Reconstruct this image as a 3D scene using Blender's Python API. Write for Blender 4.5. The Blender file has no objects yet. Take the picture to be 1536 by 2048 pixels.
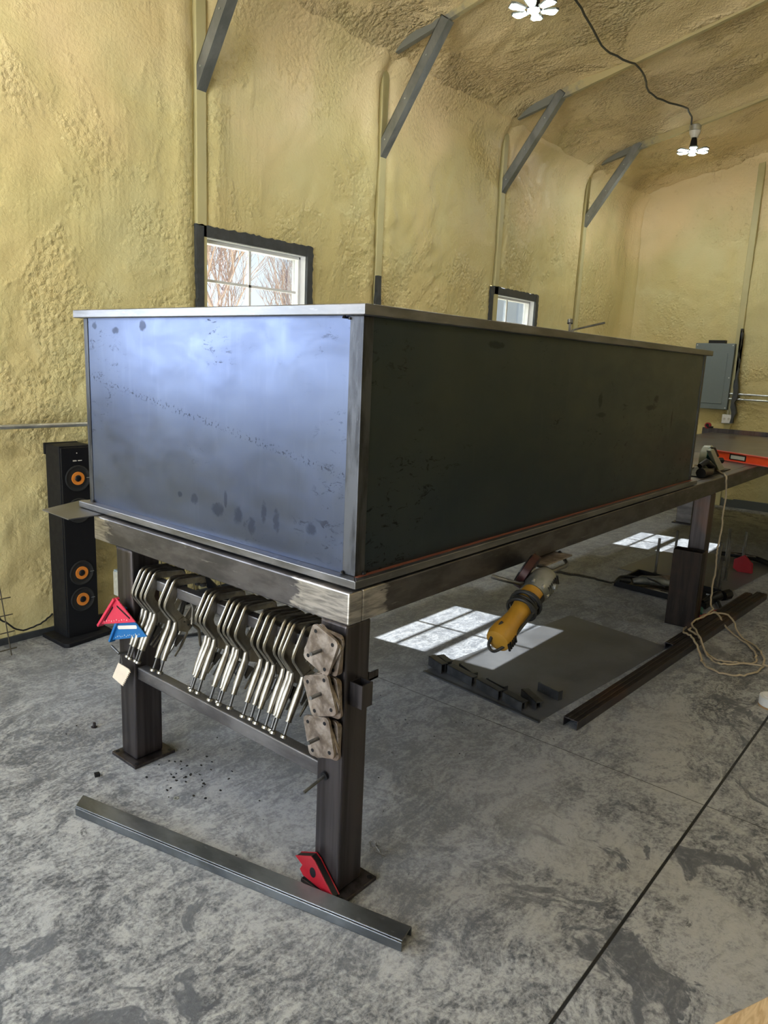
import bpy, bmesh, math, random
import numpy as np
from mathutils import Vector, Matrix
random.seed(7); rng = np.random.RandomState(5)
SC = bpy.context.scene
COL = SC.collection

# ------------------------------------------------------------------ camera
yaw, pitch, roll = 0.6844, -0.1997, 0.0434
fwd = Vector((math.cos(pitch)*math.cos(yaw), math.cos(pitch)*math.sin(yaw), math.sin(pitch)))
rt = Vector((math.sin(yaw), -math.cos(yaw), 0)); up = rt.cross(fwd)
r2 = rt*math.cos(roll) + up*math.sin(roll); u2 = -rt*math.sin(roll) + up*math.cos(roll)
cam_d = bpy.data.cameras.new('camera'); cam = bpy.data.objects.new('camera', cam_d); COL.objects.link(cam)
M3 = Matrix((r2, u2, -fwd)).transposed()
cam.matrix_world = Matrix.Translation((-1.3766, -1.2285, 1.5105)) @ M3.to_4x4()
cam_d.sensor_fit = 'VERTICAL'; cam_d.sensor_height = 36; cam_d.lens = 1463.87/2048*36
cam_d.clip_start = .05; cam_d.clip_end = 300
SC.camera = cam

# ------------------------------------------------------------------ view
SC.view_settings.view_transform = 'Standard'; SC.view_settings.look = 'None'
SC.view_settings.gamma = 1; SC.view_settings.use_curve_mapping = False
SC.view_settings.exposure = 0.52
cy = SC.cycles; cy.max_bounces = 7; cy.diffuse_bounces = 4; cy.glossy_bounces = 3; cy.transmission_bounces = 3; cy.transparent_max_bounces = 6
cy.use_adaptive_sampling = True; cy.adaptive_threshold = .045; cy.caustics_reflective = False; cy.caustics_refractive = False; cy.sample_clamp_indirect = 6

# ------------------------------------------------------------------ sky, sun, added fill lights
w = bpy.data.worlds.new('sky'); SC.world = w; w.use_nodes = True
nt = w.node_tree; nt.nodes.clear()
o_ = nt.nodes.new('ShaderNodeOutputWorld'); b_ = nt.nodes.new('ShaderNodeBackground')
tc = nt.nodes.new('ShaderNodeTexCoord'); sp = nt.nodes.new('ShaderNodeSeparateXYZ'); rp = nt.nodes.new('ShaderNodeValToRGB')
nt.links.new(tc.outputs['Generated'], sp.inputs[0]); nt.links.new(sp.outputs[2], rp.inputs[0])
rp.color_ramp.elements[0].position = 0.0; rp.color_ramp.elements[0].color = (.86, .93, 1, 1)
rp.color_ramp.elements[1].position = 0.55; rp.color_ramp.elements[1].color = (.46, .70, 1, 1)
nt.links.new(rp.outputs[0], b_.inputs[0]); b_.inputs[1].default_value = 1.05
nt.links.new(b_.outputs[0], o_.inputs[0])

def add_light(kind, name, loc, energy, color, direction=None, **kw):
    d = bpy.data.lights.new(name, kind); d.energy = energy; d.color = color
    for k, v in kw.items(): setattr(d, k, v)
    o = bpy.data.objects.new(name, d); COL.objects.link(o); o.location = loc
    if direction is not None: o.rotation_euler = Vector(direction).to_track_quat('-Z', 'Y').to_euler()
    return o
add_light('SUN', 'sun', (3, 12, 12), 46, (1, .97, .93), (.118, -1, -1.02), angle=math.radians(.5))
# added area lights, unseen: fill from behind the camera, side glow for the box
add_light('AREA', 'added_fill_back', (-3.93, .25, 1.55), 100, (.80, .89, 1.0), (1, 0, 0), shape='RECTANGLE', size=3.2, size_y=2.7)
add_light('AREA', 'added_fill_side', (-1.735, 2.47, 1.76), 42, (.72, .84, 1.0), (0, -1, 0), shape='RECTANGLE', size=1.95, size_y=.85)

# ------------------------------------------------------------------ node helpers
class N:
    def __init__(s, name):
        s.m = bpy.data.materials.new(name); s.m.use_nodes = True; s.t = s.m.node_tree
        s.b = s.t.nodes['Principled BSDF']; s.out = s.t.nodes['Material Output']
        s.co = s.t.nodes.new('ShaderNodeTexCoord').outputs['Object']
    def n(s, typ, **kw):
        x = s.t.nodes.new(typ)
        for k, v in kw.items(): setattr(x, k, v)
        return x
    def set(s, inp, v):
        if isinstance(v, bpy.types.NodeSocket): s.t.links.new(v, inp)
        elif hasattr(inp.default_value, '__len__') and not hasattr(v, '__len__'): inp.default_value = (v, v, v)
        elif hasattr(v, '__len__') and len(v) == 3 and len(inp.default_value) == 4: inp.default_value = (*v, 1)
        else: inp.default_value = v
    def P(s, **kw):
        for k, v in kw.items(): s.set(s.b.inputs[k.replace('_', ' ')], v)
    def noise(s, scale, detail=4, rough=.55, dist=0, vec=None, stretch=None, off=None):
        x = s.n('ShaderNodeTexNoise'); v = vec or s.co
        if stretch or off: v = s.map(v, stretch or (1, 1, 1), off or (0, 0, 0))
        s.set(x.inputs['Vector'], v); x.inputs['Scale'].default_value = scale; x.inputs['Detail'].default_value = detail
        x.inputs['Roughness'].default_value = rough; x.inputs['Distortion'].default_value = dist
        return x.outputs[0]
    def map(s, v, sc=(1, 1, 1), off=(0, 0, 0)):
        x = s.n('ShaderNodeMapping'); s.set(x.inputs[0], v); x.inputs['Scale'].default_value = sc; x.inputs['Location'].default_value = off
        return x.outputs[0]
    def math(s, op, a, b=0.0, c=0.0, clamp=False):
        x = s.n('ShaderNodeMath', operation=op, use_clamp=clamp); s.set(x.inputs[0], a); s.set(x.inputs[1], b)
        if op in ('MULTIPLY_ADD', 'SMOOTH_MIN'): s.set(x.inputs[2], c)
        return x.outputs[0]
    def rng(s, v, a, b, c=0.0, d=1.0, smooth=True):
        x = s.n('ShaderNodeMapRange'); x.interpolation_type = 'SMOOTHSTEP' if smooth else 'LINEAR'
        s.set(x.inputs[0], v)
        for i, q in enumerate((a, b, c, d)): s.set(x.inputs[i+1], q)
        return x.outputs[0]
    def mix(s, f, a, b, blend='MIX'):
        x = s.n('ShaderNodeMix', data_type='RGBA', blend_type=blend)
        s.set(x.inputs[0], f); s.set(x.inputs[6], a); s.set(x.inputs[7], b)
        return x.outputs[2]
    def xyz(s, v=None):
        x = s.n('ShaderNodeSeparateXYZ'); s.set(x.inputs[0], v or s.co); return x.outputs
    def bump(s, h, strength=.5, dist=.01, prev=None):
        x = s.n('ShaderNodeBump'); s.set(x.inputs['Height'], h); s.set(x.inputs['Strength'], strength); x.inputs['Distance'].default_value = dist
        if prev is not None: s.set(x.inputs['Normal'], prev)
        return x.outputs[0]
    def voro(s, scale, feature='F1', vec=None):
        x = s.n('ShaderNodeTexVoronoi', feature=feature); s.set(x.inputs['Vector'], vec or s.co); x.inputs['Scale'].default_value = scale
        return x.outputs[0]

def simple(name, col, rough=.5, metal=0.0, spec=.5, var=.12, nscale=30, bump=0.0):
    s = N(name); f = s.noise(nscale, 3)
    dark = tuple(c*(1-var) for c in col); lite = tuple(min(1, c*(1+var)) for c in col)
    s.P(Base_Color=s.mix(f, dark, lite), Roughness=s.rng(f, .3, .7, rough*.9, min(1, rough*1.1)), Metallic=metal)
    s.b.inputs['Specular IOR Level'].default_value = spec
    if bump: s.P(Normal=s.bump(f, bump, .003))
    return s.m
def emis(name, col, st):
    s = N(name); f = s.noise(60, 2); s.P(Base_Color=(.8, .8, .8), Emission_Color=s.mix(f, col, tuple(min(1, c*1.02) for c in col)), Emission_Strength=st)
    return s.m

def foam(name, clump=1.0):
    s = N(name); X, Y, Z = s.xyz()
    big = s.noise(.55, 3, .5, .4); mid = s.noise(2.2, 4, .6, .6); warm = s.noise(.9, 3, .55, .3, off=(7, 3, 2))
    c = s.mix(s.rng(big, .35, .65), (.60, .505, .235), (.66, .575, .285))
    c = s.mix(s.rng(mid, .45, .72, 0, .55), c, (.69, .64, .36))
    c = s.mix(s.rng(warm, .48, .66, 0, .6), c, (.70, .56, .27))
    # tan foam towards the roof, painted lighter to make up for weak bounce light
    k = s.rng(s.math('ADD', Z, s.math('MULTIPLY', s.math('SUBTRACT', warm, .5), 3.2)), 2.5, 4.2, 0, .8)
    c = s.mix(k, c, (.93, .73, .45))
    fine = s.noise(55, 3, .66, 0); clot = s.noise(20, 3, .60, .35); roll_ = s.noise(3.2, 1, .5, 0); vb = s.voro(34)
    drip = s.noise(16, 2, .6, 0, stretch=(1, 1, .12))
    m1 = s.rng(s.noise(1.3, 4, .72, .5, off=(4, 4, 4)), .48, .60, .10, 1)
    m2 = s.rng(s.noise(1.0, 3, .6, .3, off=(14, 4, 9)), .52, .64, 0, .5)
    h = s.math('ADD', s.math('MULTIPLY', fine, .40), s.math('MULTIPLY', clot, .75)); h = s.math('SUBTRACT', h, s.math('MULTIPLY', vb, .5)); h = s.math('MULTIPLY', h, m1)
    h = s.math('ADD', s.math('ADD', h, s.math('MULTIPLY', fine, .15)), s.math('ADD', s.math('MULTIPLY', roll_, .5), s.math('MULTIPLY', drip, m2)))
    nb = s.bump(h, min(1, .6*clump), .045*clump)
    pit = s.math('MULTIPLY', s.rng(clot, .32, .40, 1, 0), m1)
    c = s.mix(s.math('MULTIPLY', pit, .35), c, (.42, .29, .10))
    s.P(Base_Color=c, Roughness=s.rng(mid, .3, .7, .36, .56), Normal=nb); s.b.inputs['Specular IOR Level'].default_value = .4
    return s.m

def concrete():
    s = N('concrete_floor'); X, Y, Z = s.xyz()
    warp = s.noise(1.6, 4, .6, .5); wv = s.n('ShaderNodeVectorMath', operation='ADD'); s.set(wv.inputs[0], s.co)
    wc = s.n('ShaderNodeTexNoise'); s.set(wc.inputs['Vector'], s.co); wc.inputs['Scale'].default_value = 2.3; wc.inputs['Detail'].default_value = 3
    ws = s.n('ShaderNodeVectorMath', operation='SCALE'); s.set(ws.inputs[0], wc.outputs['Color']); ws.inputs[3].default_value = .35
    s.set(wv.inputs[1], ws.outputs[0]); V = wv.outputs[0]
    big = s.noise(1.7, 5, .62, .6, vec=V); mid = s.noise(6.5, 6, .72, 1.3, vec=V); sw = s.noise(9, 4, .68, 2.0, vec=V, stretch=(.35, 1.3, 1), off=(2, 1, 0)); fine = s.noise(55, 6, .75, .4)
    grit = s.noise(230, 2, .7)
    # smoother beneath the table, painted paler and bluer as sun bounce; dusty, mottled elsewhere
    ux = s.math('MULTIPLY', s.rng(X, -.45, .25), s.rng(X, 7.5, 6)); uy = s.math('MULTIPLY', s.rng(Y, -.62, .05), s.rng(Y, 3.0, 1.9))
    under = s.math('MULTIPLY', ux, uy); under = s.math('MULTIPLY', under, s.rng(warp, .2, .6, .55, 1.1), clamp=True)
    m = s.math('ADD', s.math('MULTIPLY', big, .26), s.math('ADD', s.math('MULTIPLY', mid, .42), s.math('MULTIPLY', sw, .32)))
    m = s.math('ADD', m, s.math('MULTIPLY', s.math('SUBTRACT', fine, .5), .42))
    fleck = s.noise(30, 5, .75, 1.6, vec=V, stretch=(.6, 1.2, 1)); m = s.math('ADD', m, s.math('MULTIPLY', s.math('SUBTRACT', fleck, .5), .30))
    m = s.math('ADD', m, s.math('MULTIPLY', s.math('SUBTRACT', s.noise(110, 5, .8, .3), .5), .22)); dirt = s.rng(m, .405, .575, smooth=False)
    c = s.mix(dirt, (.080, .085, .097), (.40, .405, .405)); c = s.mix(s.math('MULTIPLY', s.rng(fleck, .60, .68), .45), c, (.09, .095, .105)); c = s.mix(s.math('MULTIPLY', s.rng(sw, .60, .66), .35), c, (.44, .44, .42))
    c = s.mix(s.math('MULTIPLY', s.rng(big, .56, .66), .55), c, (.42, .415, .39))
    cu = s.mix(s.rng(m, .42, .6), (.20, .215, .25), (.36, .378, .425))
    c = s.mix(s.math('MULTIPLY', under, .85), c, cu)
    # dark speckled fringe where grinding dust has collected around the legs
    g = s.math('MULTIPLY', s.rng(grit, .50, .62), s.math('MULTIPLY', s.rng(Y, -.75, -.1), s.rng(Y, .7, .0))); g = s.math('MULTIPLY', g, s.math('MULTIPLY', s.rng(X, -.5, .0), s.rng(X, 1.6, .7)))
    c = s.mix(s.math('MULTIPLY', g, .4), c, (.33, .32, .29)); 
    c = s.mix(s.math('MULTIPLY', s.rng(s.noise(16, 5, .8, .5, vec=V), .64, .69), .7), c, (.055, .055, .058))
    pt = s.noise(2.6, 5, .66, 1.1, vec=V, off=(5, 2, 0)); reg = s.math('MULTIPLY', s.rng(pt, .565, .60), s.math('SUBTRACT', 1.0, under)); reg = s.math('MULTIPLY', reg, s.rng(fleck, .35, .55, .45, .9))
    c = s.mix(reg, c, (.088, .095, .11))
    # saw-cut joints
    def joint(coord, at, wd, dep):
        d = s.math('ABSOLUTE', s.math('SUBTRACT', coord, at)); return s.rng(d, wd*.6, wd, dep, 0)
    wob = s.math('MULTIPLY', s.math('SUBTRACT', s.noise(2.0, 3), .5), .012)
    j = s.math('MAXIMUM', joint(Y, -.652, .006, 1.0), joint(s.math('ADD', X, wob), 1.235, .003, .75))
    j = s.math('MAXIMUM', j, joint(Y, -3.7, .006, 1.0)); j = s.math('MAXIMUM', j, joint(s.math('ADD', X, wob), 4.9, .004, .6))
    c = s.mix(j, c, (.012, .012, .012))
    h = s.math('SUBTRACT', s.math('MULTIPLY', s.noise(60, 4, .75, .3), .8), s.math('MULTIPLY', j, 2.0))
    s.P(Base_Color=c, Roughness=s.rng(m, .4, .6, .50, .68), Normal=s.bump(h, .35, .006)); s.b.inputs['Specular IOR Level'].default_value = .45
    return s.m

def steel(name, base, lite, rough=.4, metal=.85, streak=(1, 1, 1), rust=0.0, scr=.5, scale=8, spec=.5):
    s = N(name)
    a = s.noise(scale, 5, .6, .3, stretch=streak); b = s.noise(scale*7, 4, .7, 0, stretch=streak); k = s.noise(2.5, 3, .5)
    c = s.mix(s.rng(a, .35, .65), base, lite)
    c = s.mix(s.math('MULTIPLY', s.rng(b, .6, .72), scr), c, tuple(min(1, v*2.1+.02) for v in base))
    if rust: c = s.mix(s.math('MULTIPLY', s.rng(k, .5, .68), rust), c, (.20, .095, .05))
    s.P(Base_Color=c, Metallic=metal, Roughness=s.rng(a, .3, .7, rough*.85, rough*1.2), Normal=s.bump(b, .08, .002)); s.b.inputs['Specular IOR Level'].default_value = spec
    return s.m

def sheet_panel(name, base, tint, marks, axis, metal, rough, dots=None, spots=()):
    """hot rolled sheet with mill scale, hand marks and scratches; axis = world axis running along the sheet"""
    s = N(name); X, Y, Z = s.xyz(); H = (X, Y)[axis]
    a = s.noise(1.6, 3, .5, .5); b = s.noise(5, 5, .6, .5, stretch=(1, 1, 2.2)); v = s.noise(9, 3, .6, .2, stretch=(3, 3, .5)); sm = s.noise(45, 4, .6, .6, off=(3, 1, 5))
    c = s.mix(s.rng(a, .3, .7), base, tint)
    c = s.mix(s.rng(v, .5, .8, 0, .18), c, tuple(x*1.25 for x in tint))
    sc = s.noise(26, 6, .75, .8, stretch=(.7, .7, 1.6)); mask = s.rng(s.noise(2.1, 3, .6, .4, off=(1, 9, 2)), .53, .66)
    mk = s.math('MULTIPLY', s.rng(sc, .57, .63), mask); mk = s.math('MULTIPLY', mk, marks)
    if dots:
        z0, sl, h0 = dots      # a speckled band crossing the sheet
        line = s.math('SUBTRACT', Z, s.math('ADD', z0, s.math('MULTIPLY', s.math('SUBTRACT', H, h0), sl)))
        band = s.math('MULTIPLY', s.rng(s.math('ABSOLUTE', line), .018, .0), s.rng(s.noise(95, 3, .6), .56, .60)); mk = s.math('MAXIMUM', mk, s.math('MULTIPLY', band, .8))
    for (h, z, rh, rz) in spots:
        dx = s.math('MULTIPLY', s.math('SUBTRACT', H, h), 1/rh); dz = s.math('MULTIPLY', s.math('SUBTRACT', Z, z), 1/rz)
        d = s.math('ADD', s.math('MULTIPLY', dx, dx), s.math('MULTIPLY', dz, dz)); d = s.math('ADD', d, s.math('MULTIPLY', s.math('SUBTRACT', sm, .5), 2.6))
        mk = s.math('MAXIMUM', mk, s.rng(d, .3, 1.4, .62, 0))
    c = s.mix(mk, c, tuple(x*.22 for x in base))
    s.P(Base_Color=c, Metallic=metal, Roughness=s.math('ADD', s.rng(b, .3, .7, rough*.9, rough*1.12), s.math('MULTIPLY', mk, .15)), Normal=s.bump(s.noise(3, 3), .12, .01))
    return s.m

def rail_mat():
    """dark tube with ground, brushed bright ends"""
    s = N('rail_steel'); X, Y, Z = s.xyz()
    a = s.noise(6, 5, .6, .2, stretch=(1, 1, 3)); b = s.noise(40, 4, .7, 0, stretch=(.15, .15, 1.5))
    c = s.mix(s.rng(a, .35, .65), (.085, .08, .082), (.15, .14, .145))
    c = s.mix(s.math('MULTIPLY', s.rng(b, .62, .72), .6), c, (.40, .38, .37))
    wv = s.noise(30, 3, .6, .4, stretch=(.35, .35, 1.6)); j = s.math('MULTIPLY', s.math('SUBTRACT', wv, .5), .22)
    near = s.rng(s.math('ADD', s.math('ADD', s.math('MULTIPLY', X, 1.35), Y), j), .185, .215, 1, 0)
    far = s.rng(s.math('ADD', Y, j), 1.17, 1.21, 0, .75)
    far = s.math('MULTIPLY', far, s.rng(X, .3, .4, 1, 0))
    g = s.math('MAXIMUM', near, far); br = s.noise(60, 4, .6, .3, stretch=(.2, .2, 1.5))
    gc = s.mix(s.rng(br, .35, .65), (.30, .28, .27), (.62, .58, .55))
    s.P(Base_Color=s.mix(g, c, gc), Metallic=.9, Roughness=s.rng(g, 0, 1, .42, .33), Normal=s.bump(br, .12, .002))
    return s.m

M = {}
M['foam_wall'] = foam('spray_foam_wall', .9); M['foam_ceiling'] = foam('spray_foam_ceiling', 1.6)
M['column'] = simple('overspray_column', (.52, .47, .25), .55, var=.15, nscale=5)
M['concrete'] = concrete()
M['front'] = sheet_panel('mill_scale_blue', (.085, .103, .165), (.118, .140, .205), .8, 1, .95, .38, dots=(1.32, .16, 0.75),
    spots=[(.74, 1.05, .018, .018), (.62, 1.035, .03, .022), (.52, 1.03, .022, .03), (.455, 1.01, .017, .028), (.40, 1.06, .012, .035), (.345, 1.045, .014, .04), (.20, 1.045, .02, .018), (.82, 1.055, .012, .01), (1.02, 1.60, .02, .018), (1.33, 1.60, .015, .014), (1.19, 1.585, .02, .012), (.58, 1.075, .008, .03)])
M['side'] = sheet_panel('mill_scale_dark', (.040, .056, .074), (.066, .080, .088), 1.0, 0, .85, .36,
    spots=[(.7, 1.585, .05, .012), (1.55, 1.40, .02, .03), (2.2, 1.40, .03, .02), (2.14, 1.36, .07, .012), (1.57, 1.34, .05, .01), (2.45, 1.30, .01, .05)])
M['trim'] = steel('bright_trim_steel', (.15, .148, .15), (.26, .255, .265), .42, .95, (.4, .4, 2), scale=7)
M['side_trim'] = M['trim']
M['angle'] = steel('corner_angle_steel', (.045, .047, .055), (.10, .105, .12), .42, .85, (3, 3, .6), scr=.7, scale=10)
M['leg'] = steel('leg_steel', (.058, .050, .051), (.100, .089, .092), .38, .85, (6, 6, .25), scale=5, rust=.35)
M['rail'] = rail_mat()
M['bar'] = steel('crossbar_steel', (.14, .132, .138), (.26, .25, .255), .42, .85, (1, .4, 1.6), scale=9)
M['top'] = steel('table_top_steel', (.15, .135, .13), (.25, .225, .215), .33, .8, (1, 1, 1), rust=.5)
M['nickel'] = steel('nickel_plate', (.25, .228, .19), (.38, .355, .31), .34, 1.0, (2, 2, 1), scr=.2, scale=14)
M['darkmetal'] = simple('dark_hardware', (.10, .095, .09), .4, .8)
M['plate'] = steel('rusty_plate', (.15, .115, .09), (.36, .31, .27), .52, .6, rust=.75, scale=22)
M['black'] = simple('black_paint', (.008, .008, .010), .42, spec=.3)
M['black_matte'] = simple('black_cabinet', (.010, .010, .012), .6, spec=.25)
M['rubber'] = simple('black_rubber', (.014, .014, .014), .6)
M['orange_cone'] = simple('orange_cone', (.75, .24, .03), .5)
M['red'] = simple('red_paint', (.33, .008, .018), .4)
M['redsq'] = simple('red_anodised', (.60, .035, .075), .4)
M['bluesq'] = simple('blue_anodised', (.012, .13, .36), .38)
M['white'] = simple('white_vinyl', (.80, .80, .82), .4, var=.04)
M['mark'] = simple('white_marks', (.75, .70, .62), .5)
M['card'] = simple('cream_plastic', (.78, .66, .52), .5)
M['tar'] = simple('black_mastic_tape', (.045, .05, .056), .5, bump=.8, nscale=25, var=.6)
M['grey_box'] = simple('grey_enamel', (.16, .195, .205), .4, var=.06)
M['galv'] = steel('galvanised', (.50, .52, .52), (.68, .70, .70), .35, .8)
M['brace'] = steel('brace_steel', (.20, .215, .225), (.29, .305, .315), .45, .55, (1, 1, .5), scr=.15)
s = N('rafter_steel'); X, Y, Z = s.xyz(); nz = s.noise(7, 5, .7); k = s.rng(s.math('ADD', Y, s.math('MULTIPLY', s.math('SUBTRACT', nz, .5), 1.2)), 1.2, 1.6)
s.P(Base_Color=s.mix(k, (.50, .42, .22), (.20, .205, .19)), Roughness=.5, Normal=s.bump(nz, .3, .01)); M['rafter'] = s.m
M['yellow'] = simple('yellow_housing', (.40, .205, .018), .5, var=.3, nscale=18)
M['cast'] = steel('cast_alloy', (.13, .135, .125), (.30, .30, .275), .5, .6)
M['guard'] = simple('dark_red_guard', (.035, .008, .009), .35, .3)
M['cord'] = simple('tan_cord', (.44, .36, .25), .6, var=.25)
M['orange'] = simple('orange_level', (.85, .085, .02), .4)
M['pinkend'] = simple('faded_red', (.75, .12, .10), .4)
M['green_saw'] = simple('sage_housing', (.30, .32, .25), .4)
M['teal'] = simple('teal_plastic', (.03, .14, .12), .4)
M['vial'] = simple('vial_glass', (.55, .58, .55), .2)
M['wood'] = None
s = N('pine_wood'); X, Y, Z = s.xyz(); g = s.noise(9, 5, .6, 1.5, stretch=(1, 6, 6)); s.P(Base_Color=s.mix(s.rng(g, .3, .7), (.50, .33, .17), (.72, .54, .32)), Roughness=.6, Normal=s.bump(g, .2, .002)); M['wood'] = s.m
M['redend'] = simple('red_end_paint', (.55, .10, .08), .6)
M['floor_sheet'] = steel('floor_sheet_steel', (.10, .103, .115), (.15, .155, .17), .36, .15, scale=3, scr=.2)
M['chip'] = steel('bracket_steel', (.085, .09, .10), (.14, .145, .16), .4, .8)
M['tubeoff'] = steel('tube_offcut', (.018, .014, .012), (.035, .026, .021), .45, .85, (4, 4, .4), rust=.55)
M['bark'] = simple('bark', (.20, .15, .16), .8, var=.3)
M['snow'] = simple('dry_lawn', (.42, .40, .30), .9, nscale=3)
M['led'] = emis('led_panel', (.93, 1, .97), 150)
M['lamp_body'] = simple('lamp_body', (.10, .11, .10), .5)
M['ceramic'] = simple('white_porcelain', (.7, .68, .66), .35)
M['wire'] = simple('dark_wire', (.05, .05, .045), .5)
M['meshwire'] = simple('rusty_wire', (.09, .075, .05), .6, .5)
M['paper'] = simple('white_roll', (.72, .72, .70), .7)
M['kraft'] = simple('kraft_core', (.42, .26, .13), .7)
M['rod'] = steel('threaded_rod', (.13, .13, .13), (.24, .24, .24), .4, .9)
# thin window glass: clear with a mirror-like sheen
s = N('window_glass'); tr = s.n('ShaderNodeBsdfTransparent'); gl = s.n('ShaderNodeBsdfGlossy'); gl.inputs['Roughness'].default_value = .02
fr = s.n('ShaderNodeFresnel'); fr.inputs[0].default_value = 1.45; mx = s.n('ShaderNodeMixShader'); tr.inputs[0].default_value = (.94, .97, .97, 1)
s.t.links.new(s.rng(fr.outputs[0], 0, 1, .0, .8, False), mx.inputs[0]); s.t.links.new(tr.outputs[0], mx.inputs[1]); s.t.links.new(gl.outputs[0], mx.inputs[2]); s.t.links.new(mx.outputs[0], s.out.inputs[0]); M['glass'] = s.m

# ------------------------------------------------------------------ mesh helpers
class MB:
    """collects shapes, then links them as ONE mesh object"""
    def __init__(s): s.v = []; s.f = []
    def add(s, vs, fs):
        k = len(s.v); s.v += [tuple(v) for v in vs]; s.f += [tuple(i+k for i in f) for f in fs]; return s
    def box(s, x0, x1, y0, y1, z0, z1, T=None):
        vs = [Vector((x, y, z)) for x in (x0, x1) for y in (y0, y1) for z in (z0, z1)]
        if T is not None: vs = [T @ v for v in vs]
        return s.add(vs, [(0, 1, 3, 2), (4, 6, 7, 5), (0, 4, 5, 1), (2, 3, 7, 6), (0, 2, 6, 4), (1, 5, 7, 3)])
    def hexa(s, pts):  # eight corners, bottom four then top four
        return s.add(pts, [(3, 2, 1, 0), (4, 5, 6, 7), (0, 1, 5, 4), (1, 2, 6, 5), (2, 3, 7, 6), (3, 0, 4, 7)])
    def prism(s, poly, fn, d0, d1):   # poly: 2-D outline, fn(a, b, d) -> 3-D
        n = len(poly); vs = [fn(a, b, d0) for a, b in poly] + [fn(a, b, d1) for a, b in poly]
        return s.add(vs, [tuple(range(n)), tuple(range(2*n-1, n-1, -1))] + [(i, i+n, (i+1) % n + n, (i+1) % n) for i in range(n)])
    def ring(s, outer, inner, fn, d0, d1):  # outline with a hole (same vertex count)
        n = len(outer); vs = []
        for d in (d0, d1):
            vs += [fn(a, b, d) for a, b in outer] + [fn(a, b, d) for a, b in inner]
        fs = []
        for i in range(n):
            j = (i+1) % n
            fs += [(i, j, n+j, n+i), (2*n+j, 2*n+i, 3*n+i, 3*n+j), (j, i, 2*n+i, 2*n+j), (n+i, n+j, 3*n+j, 3*n+i)]
        return s.add(vs, fs)
    def tube(s, path, r, seg=8, closed=False, flat=1.0):
        P = [Vector(p) for p in path]; n = len(P); R = r if hasattr(r, '__len__') else [r]*n
        T = [((P[(i+1) % n] - P[i-1]) if closed else (P[min(i+1, n-1)] - P[max(i-1, 0)])).normalized() for i in range(n)]
        a = T[0].orthogonal().normalized(); vs = []
        for i in range(n):
            a = (a - T[i]*a.dot(T[i])).normalized(); b = T[i].cross(a)
            vs += [P[i] + (a*math.cos(t)+b*math.sin(t)*flat)*R[i] for t in [2*math.pi*k/seg for k in range(seg)]]
        fs = [(i*seg+k, i*seg+(k+1) % seg, ((i+1) % n)*seg+(k+1) % seg, ((i+1) % n)*seg+k) for i in range(n if closed else n-1) for k in range(seg)]
        if not closed: fs += [tuple(range(seg-1, -1, -1)), tuple(range((n-1)*seg, n*seg))]
        return s.add(vs, fs)
    def cyl(s, p0, p1, r, r1=None, seg=16): return s.tube([p0, p1], [r, r1 if r1 is not None else r], seg)
    def lathe(s, p0, axis, prof, seg=24, sx=1.0, sy=1.0):  # prof: (t along axis, radius)
        ax = Vector(axis).normalized(); a = ax.orthogonal().normalized(); b = ax.cross(a); p0 = Vector(p0); vs = []
        for t, r in prof: vs += [p0 + ax*t + (a*math.cos(q)*sx + b*math.sin(q)*sy)*r for q in [2*math.pi*k/seg for k in range(seg)]]
        n = len(prof); fs = [(i*seg+k, i*seg+(k+1) % seg, (i+1)*seg+(k+1) % seg, (i+1)*seg+k) for i in range(n-1) for k in range(seg)]
        return s.add(vs, fs + [tuple(range(seg-1, -1, -1)), tuple(range((n-1)*seg, n*seg))])
    def build(s, name, mat, parent=None, bevel=0.0, smooth=False, seg=2, origin=None, mods=None):
        me = bpy.data.meshes.new(name)
        V = np.array(s.v, dtype=float)
        if parent is None:
            lo, hi = V.min(0), V.max(0); o0 = np.array([(lo[0]+hi[0])/2, (lo[1]+hi[1])/2, lo[2]]) if origin is None else np.array(origin, float)
        else: o0 = np.array(origin if origin is not None else (0, 0, 0), float)
        me.from_pydata((V).tolist(), [], s.f) if o0 is None else me.from_pydata((V-o0).tolist(), [], s.f)
        bm = bmesh.new(); bm.from_mesh(me); bmesh.ops.recalc_face_normals(bm, faces=bm.faces); bm.to_mesh(me); bm.free()
        me.materials.append(mat); ob = bpy.data.objects.new(name, me); COL.objects.link(ob)
        wp = Vector(o0)
        if parent is not None: ob.parent = parent; ob.location = wp - WL[parent.name]
        else: ob.location = wp
        WL[ob.name] = wp
        if bevel:
            md = ob.modifiers.new('bevel', 'BEVEL'); md.width = bevel; md.segments = seg; md.limit_method = 'ANGLE'; md.angle_limit = math.radians(40)
        if smooth:
            for p in me.polygons: p.use_smooth = True
            if hasattr(me, 'set_sharp_from_angle'): me.set_sharp_from_angle(angle=math.radians(40))
        return ob
WL = {}   # world location of every object with parts (nothing in this scene is rotated at thing level while building)

def tag(o, label=None, cat=None, group=None, kind=None):
    if label: o['label'] = label
    if cat: o['category'] = cat
    if group: o['group'] = group
    if kind: o['kind'] = kind
    return o
def thing(name, loc, label, cat, group=None):
    o = bpy.data.objects.new(name, None); COL.objects.link(o); o.location = loc; o.empty_display_size = .05
    WL[o.name] = Vector(loc); return tag(o, label, cat, group)
def struct(o): o['kind'] = 'structure'; return o

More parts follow.
